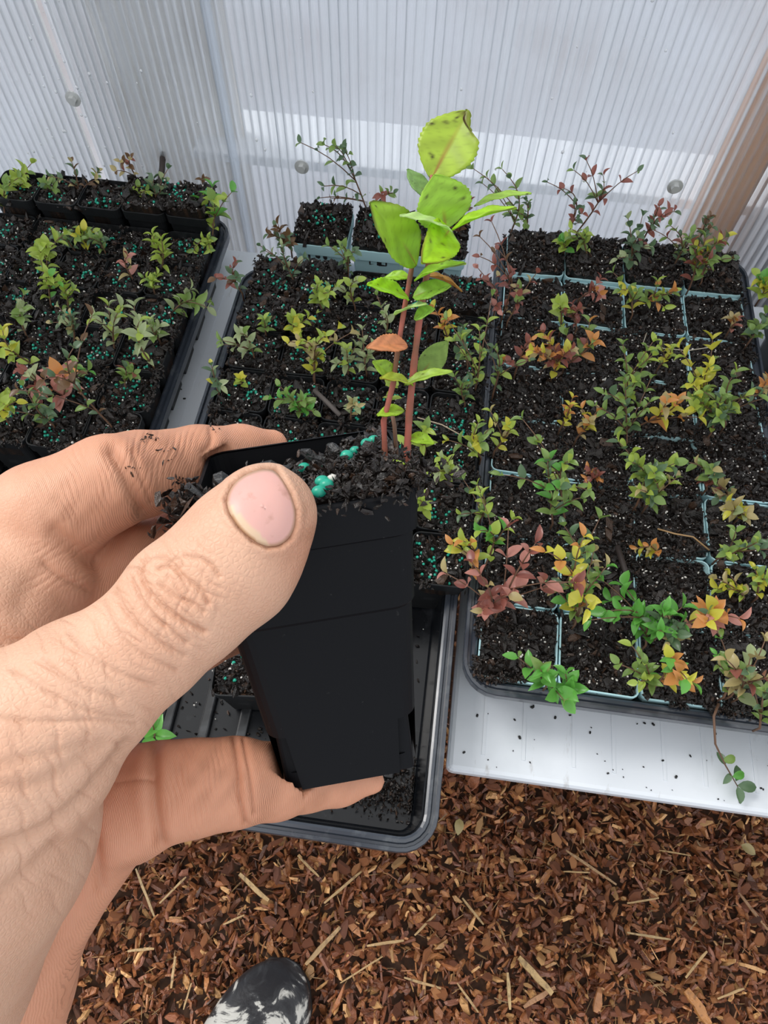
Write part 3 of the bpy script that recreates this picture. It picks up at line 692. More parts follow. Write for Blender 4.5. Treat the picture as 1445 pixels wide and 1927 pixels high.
# two dry leaves on the mulch
for (bx, by, tx, ty, lab, k) in ((865, 1540, 862, 1572, 'small dry yellow leaf on mulch beside the overhanging tray corner', 't'), (1395, 1590, 1425, 1608, 'small dry yellow leaf on mulch near right edge below the bench', 't')):
    A = Vector(PZ(bx, by, .034)); B = Vector(PZ(tx, ty, .034)); d = B - A; s = d.length; d.normalize(); xx = d.cross(Vector((0, 0, 1)))
    o = link('dry_leaf', mesh('dry_leaf', *leaf_grid(6, 2, .6, .2, .5, .8)[:2], M_leafs[k], True), mat4=Matrix.Translation(A) @ Matrix((xx, d, xx.cross(d))).transposed().to_4x4() @ Matrix.Scale(s, 4))
    tag(o, lab, 'leaf')

# ================================================================== SHOE
def shoe():
    T = PZ(552, 1808, .050); HEEL = PZ(330, 2260, .050)
    T = Vector(T); HEEL = Vector(HEEL); ax = (HEEL - T); ax.z = 0; ax = ax.normalized(); sd = Vector((0, 0, 1)).cross(ax); L = .285
    st = [(0, .006, .020, .028), (.012, .026, .040, .020), (.035, .041, .052, .012), (.07, .050, .064, .01), (.11, .052, .078, .01), (.16, .046, .092, .01), (.20, .040, .100, .01), (.25, .037, .098, .01), (.278, .028, .085, .012), (L, .010, .06, .02)]
    V = []; n = 20; F = []
    for (d, w, top, bot) in st:
        for k in range(n):
            t = 2 * math.pi * k / n; cx, cz = math.cos(t), math.sin(t)
            cx = math.copysign(abs(cx) ** .8, cx); cz = math.copysign(abs(cz) ** .85, cz); cx *= 1.16
            z = (top + bot) / 2 + cz * (top - bot) / 2
            V.append(T + ax * (d - .0) + sd * cx * w + Vector((0, 0, z - T.z + .022)))
    for i in range(len(st) - 1):
        for k in range(n): F.append((i * n + k, i * n + (k + 1) % n, (i + 1) * n + (k + 1) % n, (i + 1) * n + k))
    F.append(tuple(range(n))[::-1]); F.append(tuple(range((len(st) - 1) * n, len(st) * n)))
    base = Vector((T.x, T.y, .022))
    t = tag(empty('shoe', base), 'black rubber shoe toe with white scuff marks standing on the bark mulch', 'shoe')
    m = bpy.data.materials.new('scuffed_rubber'); m.use_nodes = True; nt = m.node_tree; p = nt.nodes['Principled BSDF']
    tc = nt.nodes.new('ShaderNodeTexCoord'); n1 = nt.nodes.new('ShaderNodeTexNoise'); n1.inputs['Scale'].default_value = 26; n1.inputs['Detail'].default_value = 8; n1.inputs['Roughness'].default_value = .62; n1.inputs['Distortion'].default_value = 1.0
    r = nt.nodes.new('ShaderNodeValToRGB'); r.color_ramp.elements[0].position = .535; r.color_ramp.elements[0].color = (.045, .046, .05, 1)
    r.color_ramp.elements[1].position = .575; r.color_ramp.elements[1].color = (.55, .54, .50, 1)
    e = r.color_ramp.elements.new(.45); e.color = (.02, .02, .023, 1)
    nt.links.new(tc.outputs['Object'], n1.inputs[0]); nt.links.new(n1.outputs[0], r.inputs[0]); nt.links.new(r.outputs[0], p.inputs['Base Color'])
    p.inputs['Roughness'].default_value = .35
    bm = nt.nodes.new('ShaderNodeBump'); bm.inputs['Distance'].default_value = .002; bm.inputs['Strength'].default_value = .5; nt.links.new(n1.outputs[0], bm.inputs['Height']); nt.links.new(bm.outputs[0], p.inputs['Normal'])
    up = link('upper', mesh('upper', [tuple(q - base) for q in V], F, m, True), t)
    md = up.modifiers.new('s', 'SUBSURF'); md.levels = md.render_levels = 2
    # outsole
    V = []; F = []
    out = [(.002, .008), (.012, .028), (.035, .045), (.07, .054), (.11, .056), (.16, .052), (.21, .046), (.26, .038), (L, .020)]
    loop = [(d, w) for d, w in out] + [(d, -w) for d, w in out[::-1]]
    for z in (0, .012):
        for d, w in loop: V.append(ax * d + sd * w + Vector((0, 0, z)))
    K = len(loop)
    F = [(i, (i + 1) % K, K + (i + 1) % K, K + i) for i in range(K)] + [tuple(range(K))[::-1], tuple(range(K, 2 * K))]
    link('sole', mesh('sole', V, F, mat('black_sole', (.012, .012, .013), .6)), t)
shoe()

# ================================================================== HELD POT
cmv = lambda c: CAM + M.T @ (np.array(c) / 100.0)
pc = np.array([-2.145, -1.088, 18.05])
PXa, PYa, PZa = np.array([.9861, -.1524, .0668]), np.array([-.1213, -.384, .9153]), np.array([-.1138, -.9107, -.3971])
W3 = np.stack([M.T @ PXa, M.T @ PYa, M.T @ PZa], 1); W3, _ = np.linalg.qr(W3); 
for k_, a_ in enumerate((PXa, PYa, PZa)):
    if W3[:, k_] @ (M.T @ a_) < 0: W3[:, k_] *= -1
HP = .0872; HA = .027
org = cmv(pc) - W3[:, 2] * HP
HM = Matrix([[*W3[0], org[0]], [*W3[1], org[1]], [*W3[2], org[2]], [0, 0, 0, 1]]); HI = HM.inverted()
held = empty('potted_seedling'); held.matrix_world = HM
tag(held, 'black plastic pot with tall red-stemmed broad-leaved seedling, held in the hand', 'potted plant')
def held_pot():
    b = HA * .718; H = HP; th = .0009
    lv = [(0, 0), (.006, 0), (.012, 0), (.020, 0), (.035, 0), (.0555, 0), (.0565, .0006), (.0760, .0006), (.0768, .0016), (H - .0006, .0018), (H, .0014)]
    n = 5; K = 4 * (n + 1); V = []; F = []
    def ring(z, off, inner):
        a = b + (HA - .0018 - b) * z / H + off - (th if inner else 0)
        return [(x, y, z) for x, y in rrect(a, a, .0055 - (th if inner else 0), n)]
    R = len(lv)
    for z, off in lv: V += ring(z, off, False)
    for z, off in lv: V += ring(z, off if z > .0760 else 0, True)
    def corner(i): return (i % (n + 1)) < n
    for j in range(R - 1):
        for i in range(K):
            i2 = (i + 1) % K
            if j < 3 and corner(i) : continue       # drainage slots at the foot of each corner
            F.append((j * K + i, j * K + i2, (j + 1) * K + i2, (j + 1) * K + i))
            F.append((R * K + j * K + i2, R * K + j * K + i, R * K + (j + 1) * K + i, R * K + (j + 1) * K + i2))
    for i in range(K):
        i2 = (i + 1) % K
        F.append(((R - 1) * K + i, (R - 1) * K + i2, R * K + (R - 1) * K + i2, R * K + (R - 1) * K + i))
    F.append(tuple(R * K + 1 * K + i for i in range(K)))    # floor panel, 6 mm up
    F.append(tuple(R * K + 1 * K + i for i in range(K))[::-1])
    link('pot', mesh('pot', V, F, M_held, False), held)
    # feet/corner gussets
    for sx_, sy_ in ((-1, -1), (1, -1), (1, 1), (-1, 1)):
        v, f = box(-.0035, .0035, -.0035, .0035, -.0012, .020, .0012)
        link('corner_foot', mesh('corner_foot', v, f, M_held), held, loc=(sx_ * (b - .0045), sy_ * (b - .0045), 0))
held_pot()
def hz(x, y):
    u, w = x / HA, y / HA
    base = HP - .0085 + .0105 * max(0, min(1, .55 + .8 * u - .35 * w)) + .0012 * hnoise(x, y, 4)
    return base - .003 * max(0, w - .4)
v, f, c = soil_geo(.0245, hz, 2200, 28, (.0005, .0019))
link('soil', mesh('soil', v, f, M_soil, col=c), held)
# heaped crumbs over the right front corner and the left corner
def crumbs(n, cx, cy, cz, sx_, sy_, sz_, s0, s1, name='soil_crumbs'):
    p = np.c_[RNG.normal(cx, sx_, n), RNG.normal(cy, sy_, n), RNG.normal(cz, sz_, n)]
    s = RNG.uniform(s0, s1, n)
    v, f, c = scatter(CH, p, s[:, None] * np.array([[1.2, .8, .7]]), rand_rot(n), soil_cols(n) * 1.1)
    link(name, mesh(name, v, f, M_soil, col=c), held, kind='stuff')
crumbs(1100, .0150, -.0165, HP + .0008, .0080, .0058, .0020, .0005, .0017)
crumbs(300, .0235, -.018, HP + .000, .0025, .005, .0018, .0005, .0014)
crumbs(170, -.0275, -.012, HP - .001, .0028, .0045, .0024, .0007, .0026)
crumbs(260, -.010, .004, HP - .0045, .010, .008, .001, .0005, .0018)
# bark pieces standing in the left of the pot
for (x, y, z, l, r, e) in ((-.0205, -.002, HP - .001, .016, .0022, (.1, .5, .1)), (-.015, -.006, HP - .002, .012, .0016, (.3, .2, .9)), (-.006, .006, HP - .001, .010, .0014, (.4, .3, 1.6)), (-.024, -.013, HP + .001, .012, .0012, (.5, -.5, .3)), (.004, .004, HP + .001, .009, .0014, (.5, .3, 1.2)), (.010, .000, HP + .003, .010, .0014, (.2, .3, .5))):
    v, f = tube([(0, -l / 2, 0), (.0004, -l / 4, .0004), (0, 0, .0), (-.0004, l / 4, .0005), (0, l / 2, 0)], [r * .6, r, r * .9, r * 1.1, r * .5], 6)
    o = link('bark_fragment', mesh('bark_fragment', v, f, M_soil, col=np.full((len(v), 3), .022)), held, loc=(x, y, z)); o.rotation_euler = e
def on_soil(px, py, up=.0):
    d = M.T @ np.array([px - 722.5, py - 963.5, FPX]); d /= np.linalg.norm(d)
    t = .12
    while t < .30:
        w = CAM + d * t; l = HI @ Vector(w)
        zz = hz(max(-.025, min(.025, l.x)), max(-.025, min(.025, l.y)))
        if l.z < zz + up: return l
        t += .0004
    return HI @ Vector(CAM + d * .2)
for (px, py) in ((447, 893), (463, 884), (572, 880), (612, 872), (652, 857), (668, 848), (690, 834), (703, 828), (606, 906), (600, 925), (614, 912), (546, 868)):
    l = on_soil(px, py, .0008); s = .00145 * random.uniform(.9, 1.12)
    bm_ = bpy.data.meshes.get('fertilizer_bead') or mesh('fertilizer_bead', ICO2[0], ICO2[1], M_bead, True)
    link('fertilizer_bead', bm_, held, mat4=Matrix.Translation(l) @ Matrix.Diagonal((s * 1.1, s, s * .9, 1)))
for (px, py) in ((425, 887), (405, 925), (470, 870), (735, 885), (625, 900)):
    l = on_soil(px, py, .0008); s = .0011
    link('perlite_grain', mesh('perlite_grain', ICO0[0] * RNG.uniform(.6, 1.2, (12, 1)), ICO0[1], M_perl, True), held, mat4=Matrix.Translation(l) @ Matrix.Scale(s, 4))

# stems and broad leaves of the held seedling
def zst(py): return 17.6 - 2.4 * (880 - py) / 560.0
def hstem(pts, rpx, name='stem'):
    P3 = [HI @ Vector(PD(x, y, zst(y) + (dz if len(a) > 2 else 0))) for a in pts for (x, y, dz) in [(a[0], a[1], a[2] if len(a) > 2 else 0)]]
    # smooth
    Q = []
    for i in range(len(P3) - 1):
        for t in (0, .33, .66): Q.append(P3[i].lerp(P3[i + 1], t))
    Q.append(P3[-1])
    r = [rpx * .01 * 16.5 / FPX * (1.15 - .45 * i / len(Q)) * (1 + .08 * math.sin(i * 2.3)) for i in range(len(Q))]
    return link(name, mesh(name, *tube(Q, r, 10), M_stem, True), held)
sA = hstem([(727, 900), (725, 873), (722, 792), (740, 721), (750, 647), (763, 568), (776, 497), (790, 440)], 5.6)
sB = hstem([(764, 900), (765, 871), (770, 777), (779, 684), (789, 602), (800, 535), (809, 486), (813, 423), (813, 329)], 6.8)
link('dry_twig', mesh('dry_twig', *tube([HI @ Vector(PD(x, y, z)) for x, y, z in ((748, 880, 18.2), (742, 800, 18.0), (736, 770, 17.9))], .0006, 6), M_twig, True), held)
BL = (.33, .50, .045)
def bleaf(par, b, t, zb, zt, wpx, n, col=BL, fold=.12, curve=.15, serr=.10, bite=False, pw=.85, spots=4, rim=None, redk=2.2):
    """broad serrated leaf: pixel base/tip with depths, width in px, normal n in camera axes (x right, y down, z away)"""
    B = HI @ Vector(PD(*b, zb)); T = HI @ Vector(PD(*t, zt)); L = (T - B).length
    w = wpx * (zb + zt) / 200 / FPX / L * 1.1
    N_, m_ = 40, 8
    V, F, U = leaf_grid(N_, m_, w, fold, curve, pw, serr, 13)
    V = np.array(V); U = np.array(U)
    c = np.minimum(np.array(col)[None] * 1.45, .85) * (1 + .10 * np.sin(U[:, :1] * 21 + np.abs(U[:, 1:]) * 5)) * np.ones((len(V), 1))
    mid = np.exp(-(np.abs(U[:, 1]) / .05) ** 2); vein = (np.abs(((U[:, 0] - .28 * np.abs(U[:, 1])) * 7) % 1 - .5) > .44) * .25 * (np.abs(U[:, 1]) > .05)
    c = c * (1 - vein[:, None] * .5) + 0
    red = mid * np.clip(.9 - U[:, 0] * redk, 0, 1); c = c * (1 - red[:, None]) + np.array([.45, .10, .05]) * red[:, None]
    dark = np.array([.05, .028, .01])
    for _ in range(spots):
        q = np.array([random.uniform(.15, .95), random.uniform(-1, 1)]); d = np.hypot((U[:, 0] - q[0]) * 3, (U[:, 1] - q[1])); k = np.clip(1.25 - d / random.uniform(.04, .10), 0, 1)[:, None]
        c = c * (1 - k) + dark * k
    if rim: # browned edge
        k = (np.clip((np.abs(U[:, 1]) - .8) * 4, 0, 1) * np.clip((U[:, 0] - .55) * 3, 0, 1))[:, None]; c = c * (1 - k) + np.array(rim) * k
    if bite:
        u0, t0 = .95, .86
        d = np.hypot((U[:, 0] - t0) * 2.4, U[:, 1] - u0); k = np.clip(1.3 - d / .38, 0, 1)
        V[:, 0] -= .22 * np.clip(1 - d / .38, 0, 1) ** .7; 
        c = c * (1 - k[:, None]) + np.array([.09, .03, .015]) * k[:, None]
        k2 = np.clip(1 - np.hypot((U[:, 0] - .98) * 4, U[:, 1] + .3) / .5, 0, 1)[:, None]; c = c * (1 - k2) + np.array([.12, .04, .02]) * k2
    V[:, 2] += .012 * np.sin(U[:, 0] * 17 + U[:, 1] * 3) * np.abs(U[:, 1])
    nl = HI.to_3x3() @ Vector(M.T @ np.array(n, float))
    yy = (T - B).normalized(); xx = yy.cross(nl).normalized(); zz = xx.cross(yy)
    W_ = Matrix.Translation(B) @ Matrix((xx, yy, zz)).transposed().to_4x4() @ Matrix.Scale(L, 4)
    o = link('leaf', mesh('leaf', V, F, M_big, True, col=c), par, mat4=W_)
    md = o.modifiers.new('t', 'SOLIDIFY'); md.thickness = .00028 / L
    return o
F0 = (0, 0, -1)
bleaf(sB, (812, 336), (880, 206), 15.2, 14.9, 104, (-.15, -.1, -1), (.34, .45, .05), .08, .10, .09, True, .95, 8, redk=1.0)
bleaf(sB, (840, 432), (822, 330), 15.6, 14.9, 104, (.1, -.25, -1), (.32, .50, .06), .10, .22, .08, pw=.9)
bleaf(sA, (786, 500), (706, 380), 15.9, 14.6, 84, (.35, -.1, -1), (.30, .46, .04), .14, .2, .07, pw=.95, rim=(.08, .06, .02))
bleaf(sB, (806, 372), (768, 316), 15.5, 15.6, 34, (.3, -.3, -1), (.22, .36, .12), .1, .1, .06)
bleaf(sB, (852, 432), (758, 395), 15.1, 14.3, 44, (.1, -.9, -.75), (.45, .62, .25), .1, .2, .06, spots=1)
bleaf(sB, (850, 428), (806, 485), 15.5, 14.3, 66, (.2, .25, -1), (.36, .56, .02), .12, .25, .07, spots=6, rim=(.2, .05, .01))
bleaf(sB, (848, 430), (968, 380), 15.3, 14.7, 44, (.15, -.9, -.75), (.33, .52, .03), .18, .2, .09, spots=5, rim=(.08, .06, .02))
bleaf(sB, (892, 384), (998, 354), 15.7, 15.5, 26, (.1, -.9, -.8), (.36, .52, .10), .16, .2, .08, spots=1)
bleaf(sA, (778, 525), (872, 486), 15.9, 15.2, 36, (.1, -.8, -.8), (.34, .54, .05), .2, .22, .10, spots=5, rim=(.1, .08, .02))
bleaf(sA, (770, 560), (696, 530), 16.1, 15.2, 44, (-.1, -.5, -1), (.32, .55, .02), .16, .15, .12, spots=4)
bleaf(sA, (770, 520), (723, 519), 16.3, 16.4, 22, (-.1, -.6, -1), (.3, .5, .03), .16, .2, .12, spots=1)
bleaf(sB, (776, 558), (846, 534), 16.0, 15.6, 40, (.2, -.5, -1), (.25, .42, .05), .14, .15, .10, spots=6)
bleaf(sA, (742, 590), (800, 566), 16.5, 15.7, 36, (.0, -.9, -.7), (.42, .56, .20), .1, .15, .08, spots=1)
bleaf(sB, (778, 598), (815, 578), 16.2, 15.9, 32, (.0, -.6, -.9), (.30, .50, .08), .1, .2, .08, spots=2)
bleaf(sA, (768, 648), (694, 648), 16.4, 15.9, 34, (-.1, -.3, -1), (.55, .25, .12), .2, .3, .12, spots=2, rim=(.35, .15, .06))
bleaf(sB, (800, 515), (873, 538), 16.6, 16.9, 20, (.1, -.9, -.6), (.36, .20, .05), .3, .3, .12, spots=5)
bleaf(sA, (745, 712), (704, 680), 16.9, 16.5, 34, (-.2, -.5, -1), (.28, .44, .05), .15, .15, .10, spots=2)
bleaf(sB, (778, 722), (720, 704), 16.9, 16.2, 32, (-.1, -.8, -.9), (.38, .46, .05), .15, .25, .12, spots=5, rim=(.35, .22, .03))
bleaf(sB, (760, 722), (848, 692), 16.8, 16.4, 26, (.1, -.8, -.8), (.36, .50, .08), .2, .2, .10, spots=3)
bleaf(sB, (790, 706), (842, 642), 17.3, 17.1, 42, (.5, -.2, -1), (.19, .29, .06), .12, .1, .06, spots=3)
bleaf(sA, (760, 770), (711, 778), 17.3, 17.0, 26, (.0, -.7, -1), (.32, .48, .04), .15, .2, .10, spots=2)
bleaf(sB, (768, 822), (816, 830), 17.5, 17.2, 26, (.0, -.7, -1), (.30, .46, .03), .15, .25, .10, spots=3)
bleaf(sA, (728, 872), (760, 870), 17.3, 17.0, 14, (.0, -.8, -1), (.35, .5, .03), .15, .2, .08, spots=0)

# ================================================================== HAND (one continuous surface)
def cpt(px, py, z): return np.array([(px - 722.5) / FPX * z, (py - 963.5) / FPX * z, z])
def chain(pts):
    """list of (px,py,z,r_px[,r_scale]) -> camera space round cones"""
    return [(cpt(x, y, z), r * z / FPX) for x, y, z, r in pts]
THUMB = [(503, 968, 14.6, 94), (470, 1012, 14.55, 112), (436, 1062, 14.45, 121), (352, 1132, 14.3, 121), (275, 1212, 14.2, 113), (150, 1305, 14.1, 140), (30, 1410, 14.0, 188), (-150, 1560, 14.2, 310)]
FOREARM = [(-150, 1560, 14.6, 320), (-330, 1800, 15.2, 380), (-620, 2150, 16.5, 400)]
PALM = [(40, 1095, 17.4, 130), (-60, 1210, 16.6, 190), (-120, 1400, 16.6, 230)]
PALM2 = [(172, 1555, 19.2, 112), (52, 1690, 19.2, 134), (-70, 1860, 19.2, 200), (-165, 2080, 19.4, 235)]
PALM3 = [(-120, 1400, 17.6, 220), (40, 1600, 19.4, 120)]
INDEX = [(-40, 1070, 17.6, 125), (85, 975, 17.6, 104), (205, 908, 18.0, 87), (262, 893, 18.9, 80), (375, 868, 20.6, 66), (455, 850, 22.0, 50), (512, 838, 22.6, 30)]
MIDDLE = [(-20, 1220, 18.0, 120), (120, 1130, 18.6, 90), (235, 1060, 19.6, 80), (330, 1028, 21.0, 66), (440, 1010, 23.4, 58), (520, 1010, 24.2, 46)]
RING = [(0, 1380, 18.0, 120), (150, 1290, 18.4, 90), (270, 1238, 18.8, 84), (370, 1190, 20.0, 70), (460, 1160, 22.4, 60), (540, 1150, 23.5, 50)]
PINKY = [(60, 1500, 19.2, 130), (165, 1530, 19.0, 118), (244, 1512, 18.8, 104), (300, 1492, 18.7, 91), (365, 1482, 18.8, 86), (440, 1472, 19.3, 80), (520, 1470, 20.2, 68), (575, 1470, 21.0, 54), (640, 1468, 21.4, 46), (700, 1470, 21.6, 24)]
RES = .11
lo = np.array([-14.5, -3.2, 10.2]); hi = np.array([.6, 15.5, 26.0])
dims = np.ceil((hi - lo) / RES).astype(int)
gx, gy, gz = [lo[i] + RES * np.arange(dims[i]) for i in range(3)]
def add(Fd, ch, k):
    """smooth-union a chain of round cones into Fd, only near it"""
    loc = None
    P_ = chain(ch)
    a0 = np.min([c - r for c, r in P_], 0) - 1.0; a1 = np.max([c + r for c, r in P_], 0) + 1.0
    i0 = np.clip(np.floor((a0 - lo) / RES).astype(int), 0, dims); i1 = np.clip(np.ceil((a1 - lo) / RES).astype(int), 0, dims)
    X = gx[i0[0]:i1[0], None, None].astype(np.float32); Y = gy[None, i0[1]:i1[1], None].astype(np.float32); Z = gz[None, None, i0[2]:i1[2]].astype(np.float32)
    for (a, ra), (b, rb) in zip(P_[:-1], P_[1:]):
        ba = (b - a).astype(np.float32); l2 = float(ba @ ba)
        t = np.clip(((X - a[0]) * ba[0] + (Y - a[1]) * ba[1] + (Z - a[2]) * ba[2]) / l2, 0, 1)
        d = np.sqrt((X - a[0] - t * ba[0]) ** 2 + (Y - a[1] - t * ba[1]) ** 2 + (Z - a[2] - t * ba[2]) ** 2) - (ra + t * (rb - ra))
        if loc is None: loc = d
        else:
            kk = .25; h = np.clip(.5 + .5 * (loc - d) / kk, 0, 1); loc = loc * (1 - h) + d * h - kk * h * (1 - h)
    sub = Fd[i0[0]:i1[0], i0[1]:i1[1], i0[2]:i1[2]]
    h = np.clip(.5 + .5 * (sub - loc) / k, 0, 1); sub[...] = sub * (1 - h) + loc * h - k * h * (1 - h)
Fd = np.full(dims, 5.0, np.float32)
add(Fd, PALM, .3); add(Fd, PALM2, .5); add(Fd, PALM3, .6); add(Fd, FOREARM, .6)
for ch_ in (INDEX, MIDDLE, RING, PINKY): add(Fd, ch_, .22)
add(Fd, THUMB, .30)
# keep the flesh clear of the pot: carve the pot's own volume (fingers flatten against it)
X = gx[:, None, None]; Y = gy[None, :, None]; Z = gz[None, None, :]
bc = pc - 0
lx = (X - bc[0]) * PXa[0] + (Y - bc[1]) * PXa[1] + (Z - bc[2]) * PXa[2]
ly = (X - bc[0]) * PYa[0] + (Y - bc[1]) * PYa[1] + (Z - bc[2]) * PYa[2]
lz = (X - bc[0]) * PZa[0] + (Y - bc[1]) * PZa[1] + (Z - bc[2]) * PZa[2] + HP * 100
ha = 1.94 + (2.70 - 1.94) * np.clip(lz / 8.72, 0, 1.02) + .06
pd_ = np.maximum(np.maximum(np.abs(lx) - ha, np.abs(ly) - ha), np.maximum(-lz - .18, lz - 8.9)).astype(np.float32)
k = .10; h = np.clip(.5 - .5 * (Fd + pd_) / k, 0, 1); Fd = Fd * (1 - h) - pd_ * h + k * h * (1 - h)
del lx, ly, lz, ha, pd_
def surface_nets(F):
    s = F < 0; nx, ny, nz = F.shape
    c = np.zeros((nx - 1, ny - 1, nz - 1), np.int8)
    for dx in (0, 1):
        for dy in (0, 1):
            for dz in (0, 1): c += s[dx:nx - 1 + dx, dy:ny - 1 + dy, dz:nz - 1 + dz]
    act = (c > 0) & (c < 8); idx = np.full(act.shape, -1, np.int64); ci = np.argwhere(act); idx[act] = np.arange(len(ci))
    acc = np.zeros((len(ci), 3)); cnt = np.zeros(len(ci))
    for ax in range(3):
        o1, o2 = [i for i in range(3) if i != ax]
        for a in (0, 1):
            for b in (0, 1):
                p = ci.copy(); p[:, o1] += a; p[:, o2] += b; q = p.copy(); q[:, ax] += 1
                f0 = F[tuple(p.T)]; f1 = F[tuple(q.T)]; m = (f0 < 0) != (f1 < 0)
                t = np.where(m, f0 / np.where(m, f0 - f1, 1), 0); pt = p.astype(float); pt[:, ax] += t
                acc[m] += pt[m]; cnt[m] += 1
    V = acc / cnt[:, None]; Q = []
    for ax in range(3):
        o1, o2 = (ax + 1) % 3, (ax + 2) % 3
        sl0 = [slice(None)] * 3; sl1 = [slice(None)] * 3; sl0[ax] = slice(0, -1); sl1[ax] = slice(1, None)
        A = s[tuple(sl0)]; B = s[tuple(sl1)]; e = np.argwhere(A != B)
        e = e[(e[:, o1] > 0) & (e[:, o2] > 0) & (e[:, o1] < F.shape[o1] - 1) & (e[:, o2] < F.shape[o2] - 1)]
        def g(d1, d2):
            p = e.copy(); p[:, o1] += d1; p[:, o2] += d2; return idx[tuple(p.T)]
        q = np.stack([g(-1, -1), g(0, -1), g(0, 0), g(-1, 0)], 1)
        fl = ~A[tuple(e.T)]; q[fl] = q[fl][:, ::-1]; Q.append(q)
    Q = np.concatenate(Q); return V, Q[(Q >= 0).all(1)]
V, Q = surface_nets(Fd); V = lo + V * RES
del Fd
Wv = CAM + (V / 100.0) @ M            # to world metres
ho = cmv(cpt(-150, 1560, 14.5))
hm = mesh('hand', Wv - ho, Q, None, True)
tmp = bpy.data.objects.new('tmp', hm); C.objects.link(tmp)
md = tmp.modifiers.new('s', 'SMOOTH'); md.iterations = 3; md.factor = .5
md = tmp.modifiers.new('s', 'SUBSURF'); md.levels = md.render_levels = 2
dg = bpy.context.evaluated_depsgraph_get(); me = bpy.data.meshes.new_from_object(tmp.evaluated_get(dg)); bpy.data.objects.remove(tmp)
me.name = 'hand'
n = len(me.vertices); co = np.empty(n * 3); me.vertices.foreach_get('co', co); co = co.reshape(-1, 3)
nr = np.empty(n * 3); me.vertex_normals.foreach_get('vector', nr); nr = nr.reshape(-1, 3)
px = to_px(co + ho); vd = (co + ho - CAM); vd /= np.linalg.norm(vd, axis=1)[:, None]; face = np.clip(-(nr * vd).sum(1) * 3, 0, 1)
disp = np.zeros(n); dirt = np.zeros(n)
def pdist(poly, P2):
    d = np.full(len(P2), 1e9)
    for a, b in zip(poly[:-1], poly[1:]):
        a = np.array(a, float); b = np.array(b, float); ab = b - a; t = np.clip(((P2 - a) @ ab) / (ab @ ab), 0, 1)
        d = np.minimum(d, np.hypot(*(P2 - a - t[:, None] * ab).T))
    return d
def crease(poly, depth, w, z0, z1, dt=.4, bulge=.22, two=True):
    if two and w < 12:
        crease(poly, depth * .65, w * 1.05, z0, z1, dt * .3, bulge, False); depth *= .5; w *= .5; bulge = .1
    # smooth the polyline
    P_ = [np.array(p, float) for p in poly]; S_ = [P_[0]]
    for a, b in zip(P_[:-1], P_[1:]): S_ += [a * .75 + b * .25, a * .25 + b * .75]
    S_.append(P_[-1])
    global disp, dirt
    m = (px[:, 2] > z0 / 100) & (px[:, 2] < z1 / 100) & (face > 0)
    box_ = (px[:, 0] > min(p[0] for p in poly) - 60) & (px[:, 0] < max(p[0] for p in poly) + 60) & (px[:, 1] > min(p[1] for p in poly) - 60) & (px[:, 1] < max(p[1] for p in poly) + 60)
    m &= box_
    d = pdist(S_, px[m][:, :2]); g = np.exp(-(d / w) ** 2); disp[m] += face[m] * depth * .001 * (-g + bulge * np.exp(-((d - 2.2 * w) / (1.3 * w)) ** 2)); dirt[m] = np.maximum(dirt[m], g * dt)
TZ0, TZ1 = 12.0, 15.6
for poly, dep, w in (
    ([(238, 1068), (262, 1062), (300, 1040), (330, 1062)], .35, 6), ([(268, 1050), (262, 1085), (290, 1130), (340, 1168), (385, 1190)], .85, 8), ([(300, 1068), (325, 1060), (345, 1085), (380, 1110), (392, 1135)], .55, 6),
    ([(345, 1045), (395, 1055), (412, 1085)], .35, 6), ([(248, 1090), (265, 1130), (300, 1170), (350, 1210)], .55, 7), ([(215, 1110), (240, 1160), (290, 1205), (345, 1235)], .5, 8), ([(320, 1055), (335, 1048), (345, 1062), (332, 1070)], .3, 5),
    ([(300, 1100), (335, 1125), (365, 1135), (385, 1152)], .4, 6), ([(195, 1130), (215, 1180), (260, 1230), (330, 1262)], .3, 9), ([(130, 1190), (170, 1240), (230, 1270), (290, 1290)], .25, 10), ([(80, 1240), (140, 1290), (220, 1315)], .25, 10), ([(20, 1260), (100, 1310), (180, 1345), (250, 1350)], .25, 10),
    ([(0, 1350), (90, 1360), (180, 1355), (255, 1362)], .3, 9), ([(0, 1590), (70, 1570), (150, 1510), (200, 1450), (240, 1400)], 1.0, 13), ([(0, 1480), (60, 1480), (130, 1440), (190, 1400)], .4, 14), ([(0, 1440), (80, 1420), (160, 1400)], .25, 12), ([(0, 1680), (50, 1640), (110, 1580)], .5, 14)):
    crease(poly, dep, w, TZ0, TZ1 if poly[0][1] < 1420 else 17, .25)
# finger joints
crease([(212, 850), (232, 880), (250, 920), (270, 962)], 1.6, 13, 16, 21, .35); crease([(250, 850), (262, 890), (285, 945)], .5, 8, 16, 21, .3)
crease([(395, 798), (400, 830), (385, 850)], .6, 9, 18, 23, .3)
crease([(292, 1395), (288, 1450), (290, 1520), (302, 1585)], 1.5, 12, 15.5, 20, .3); crease([(440, 1385), (450, 1440), (450, 1500), (462, 1550)], .9, 8, 16, 21, .4); crease([(458, 1390), (470, 1450), (478, 1530)], .6, 6, 16, 21, .4)
crease([(165, 1540), (180, 1600), (190, 1670)], .9, 12, 15, 20, .2); crease([(170, 1480), (230, 1470), (290, 1465)], .3, 8, 15, 20, .2)
crease([(40, 1140), (50, 1110), (80, 1075)], .5, 22, 14, 19, .05); crease([(85, 1060), (120, 1090), (165, 1110)], .5, 9, 14, 19, .2); crease([(105, 1000), (150, 1040), (172, 1060)], .9, 14, 14, 20, .2)
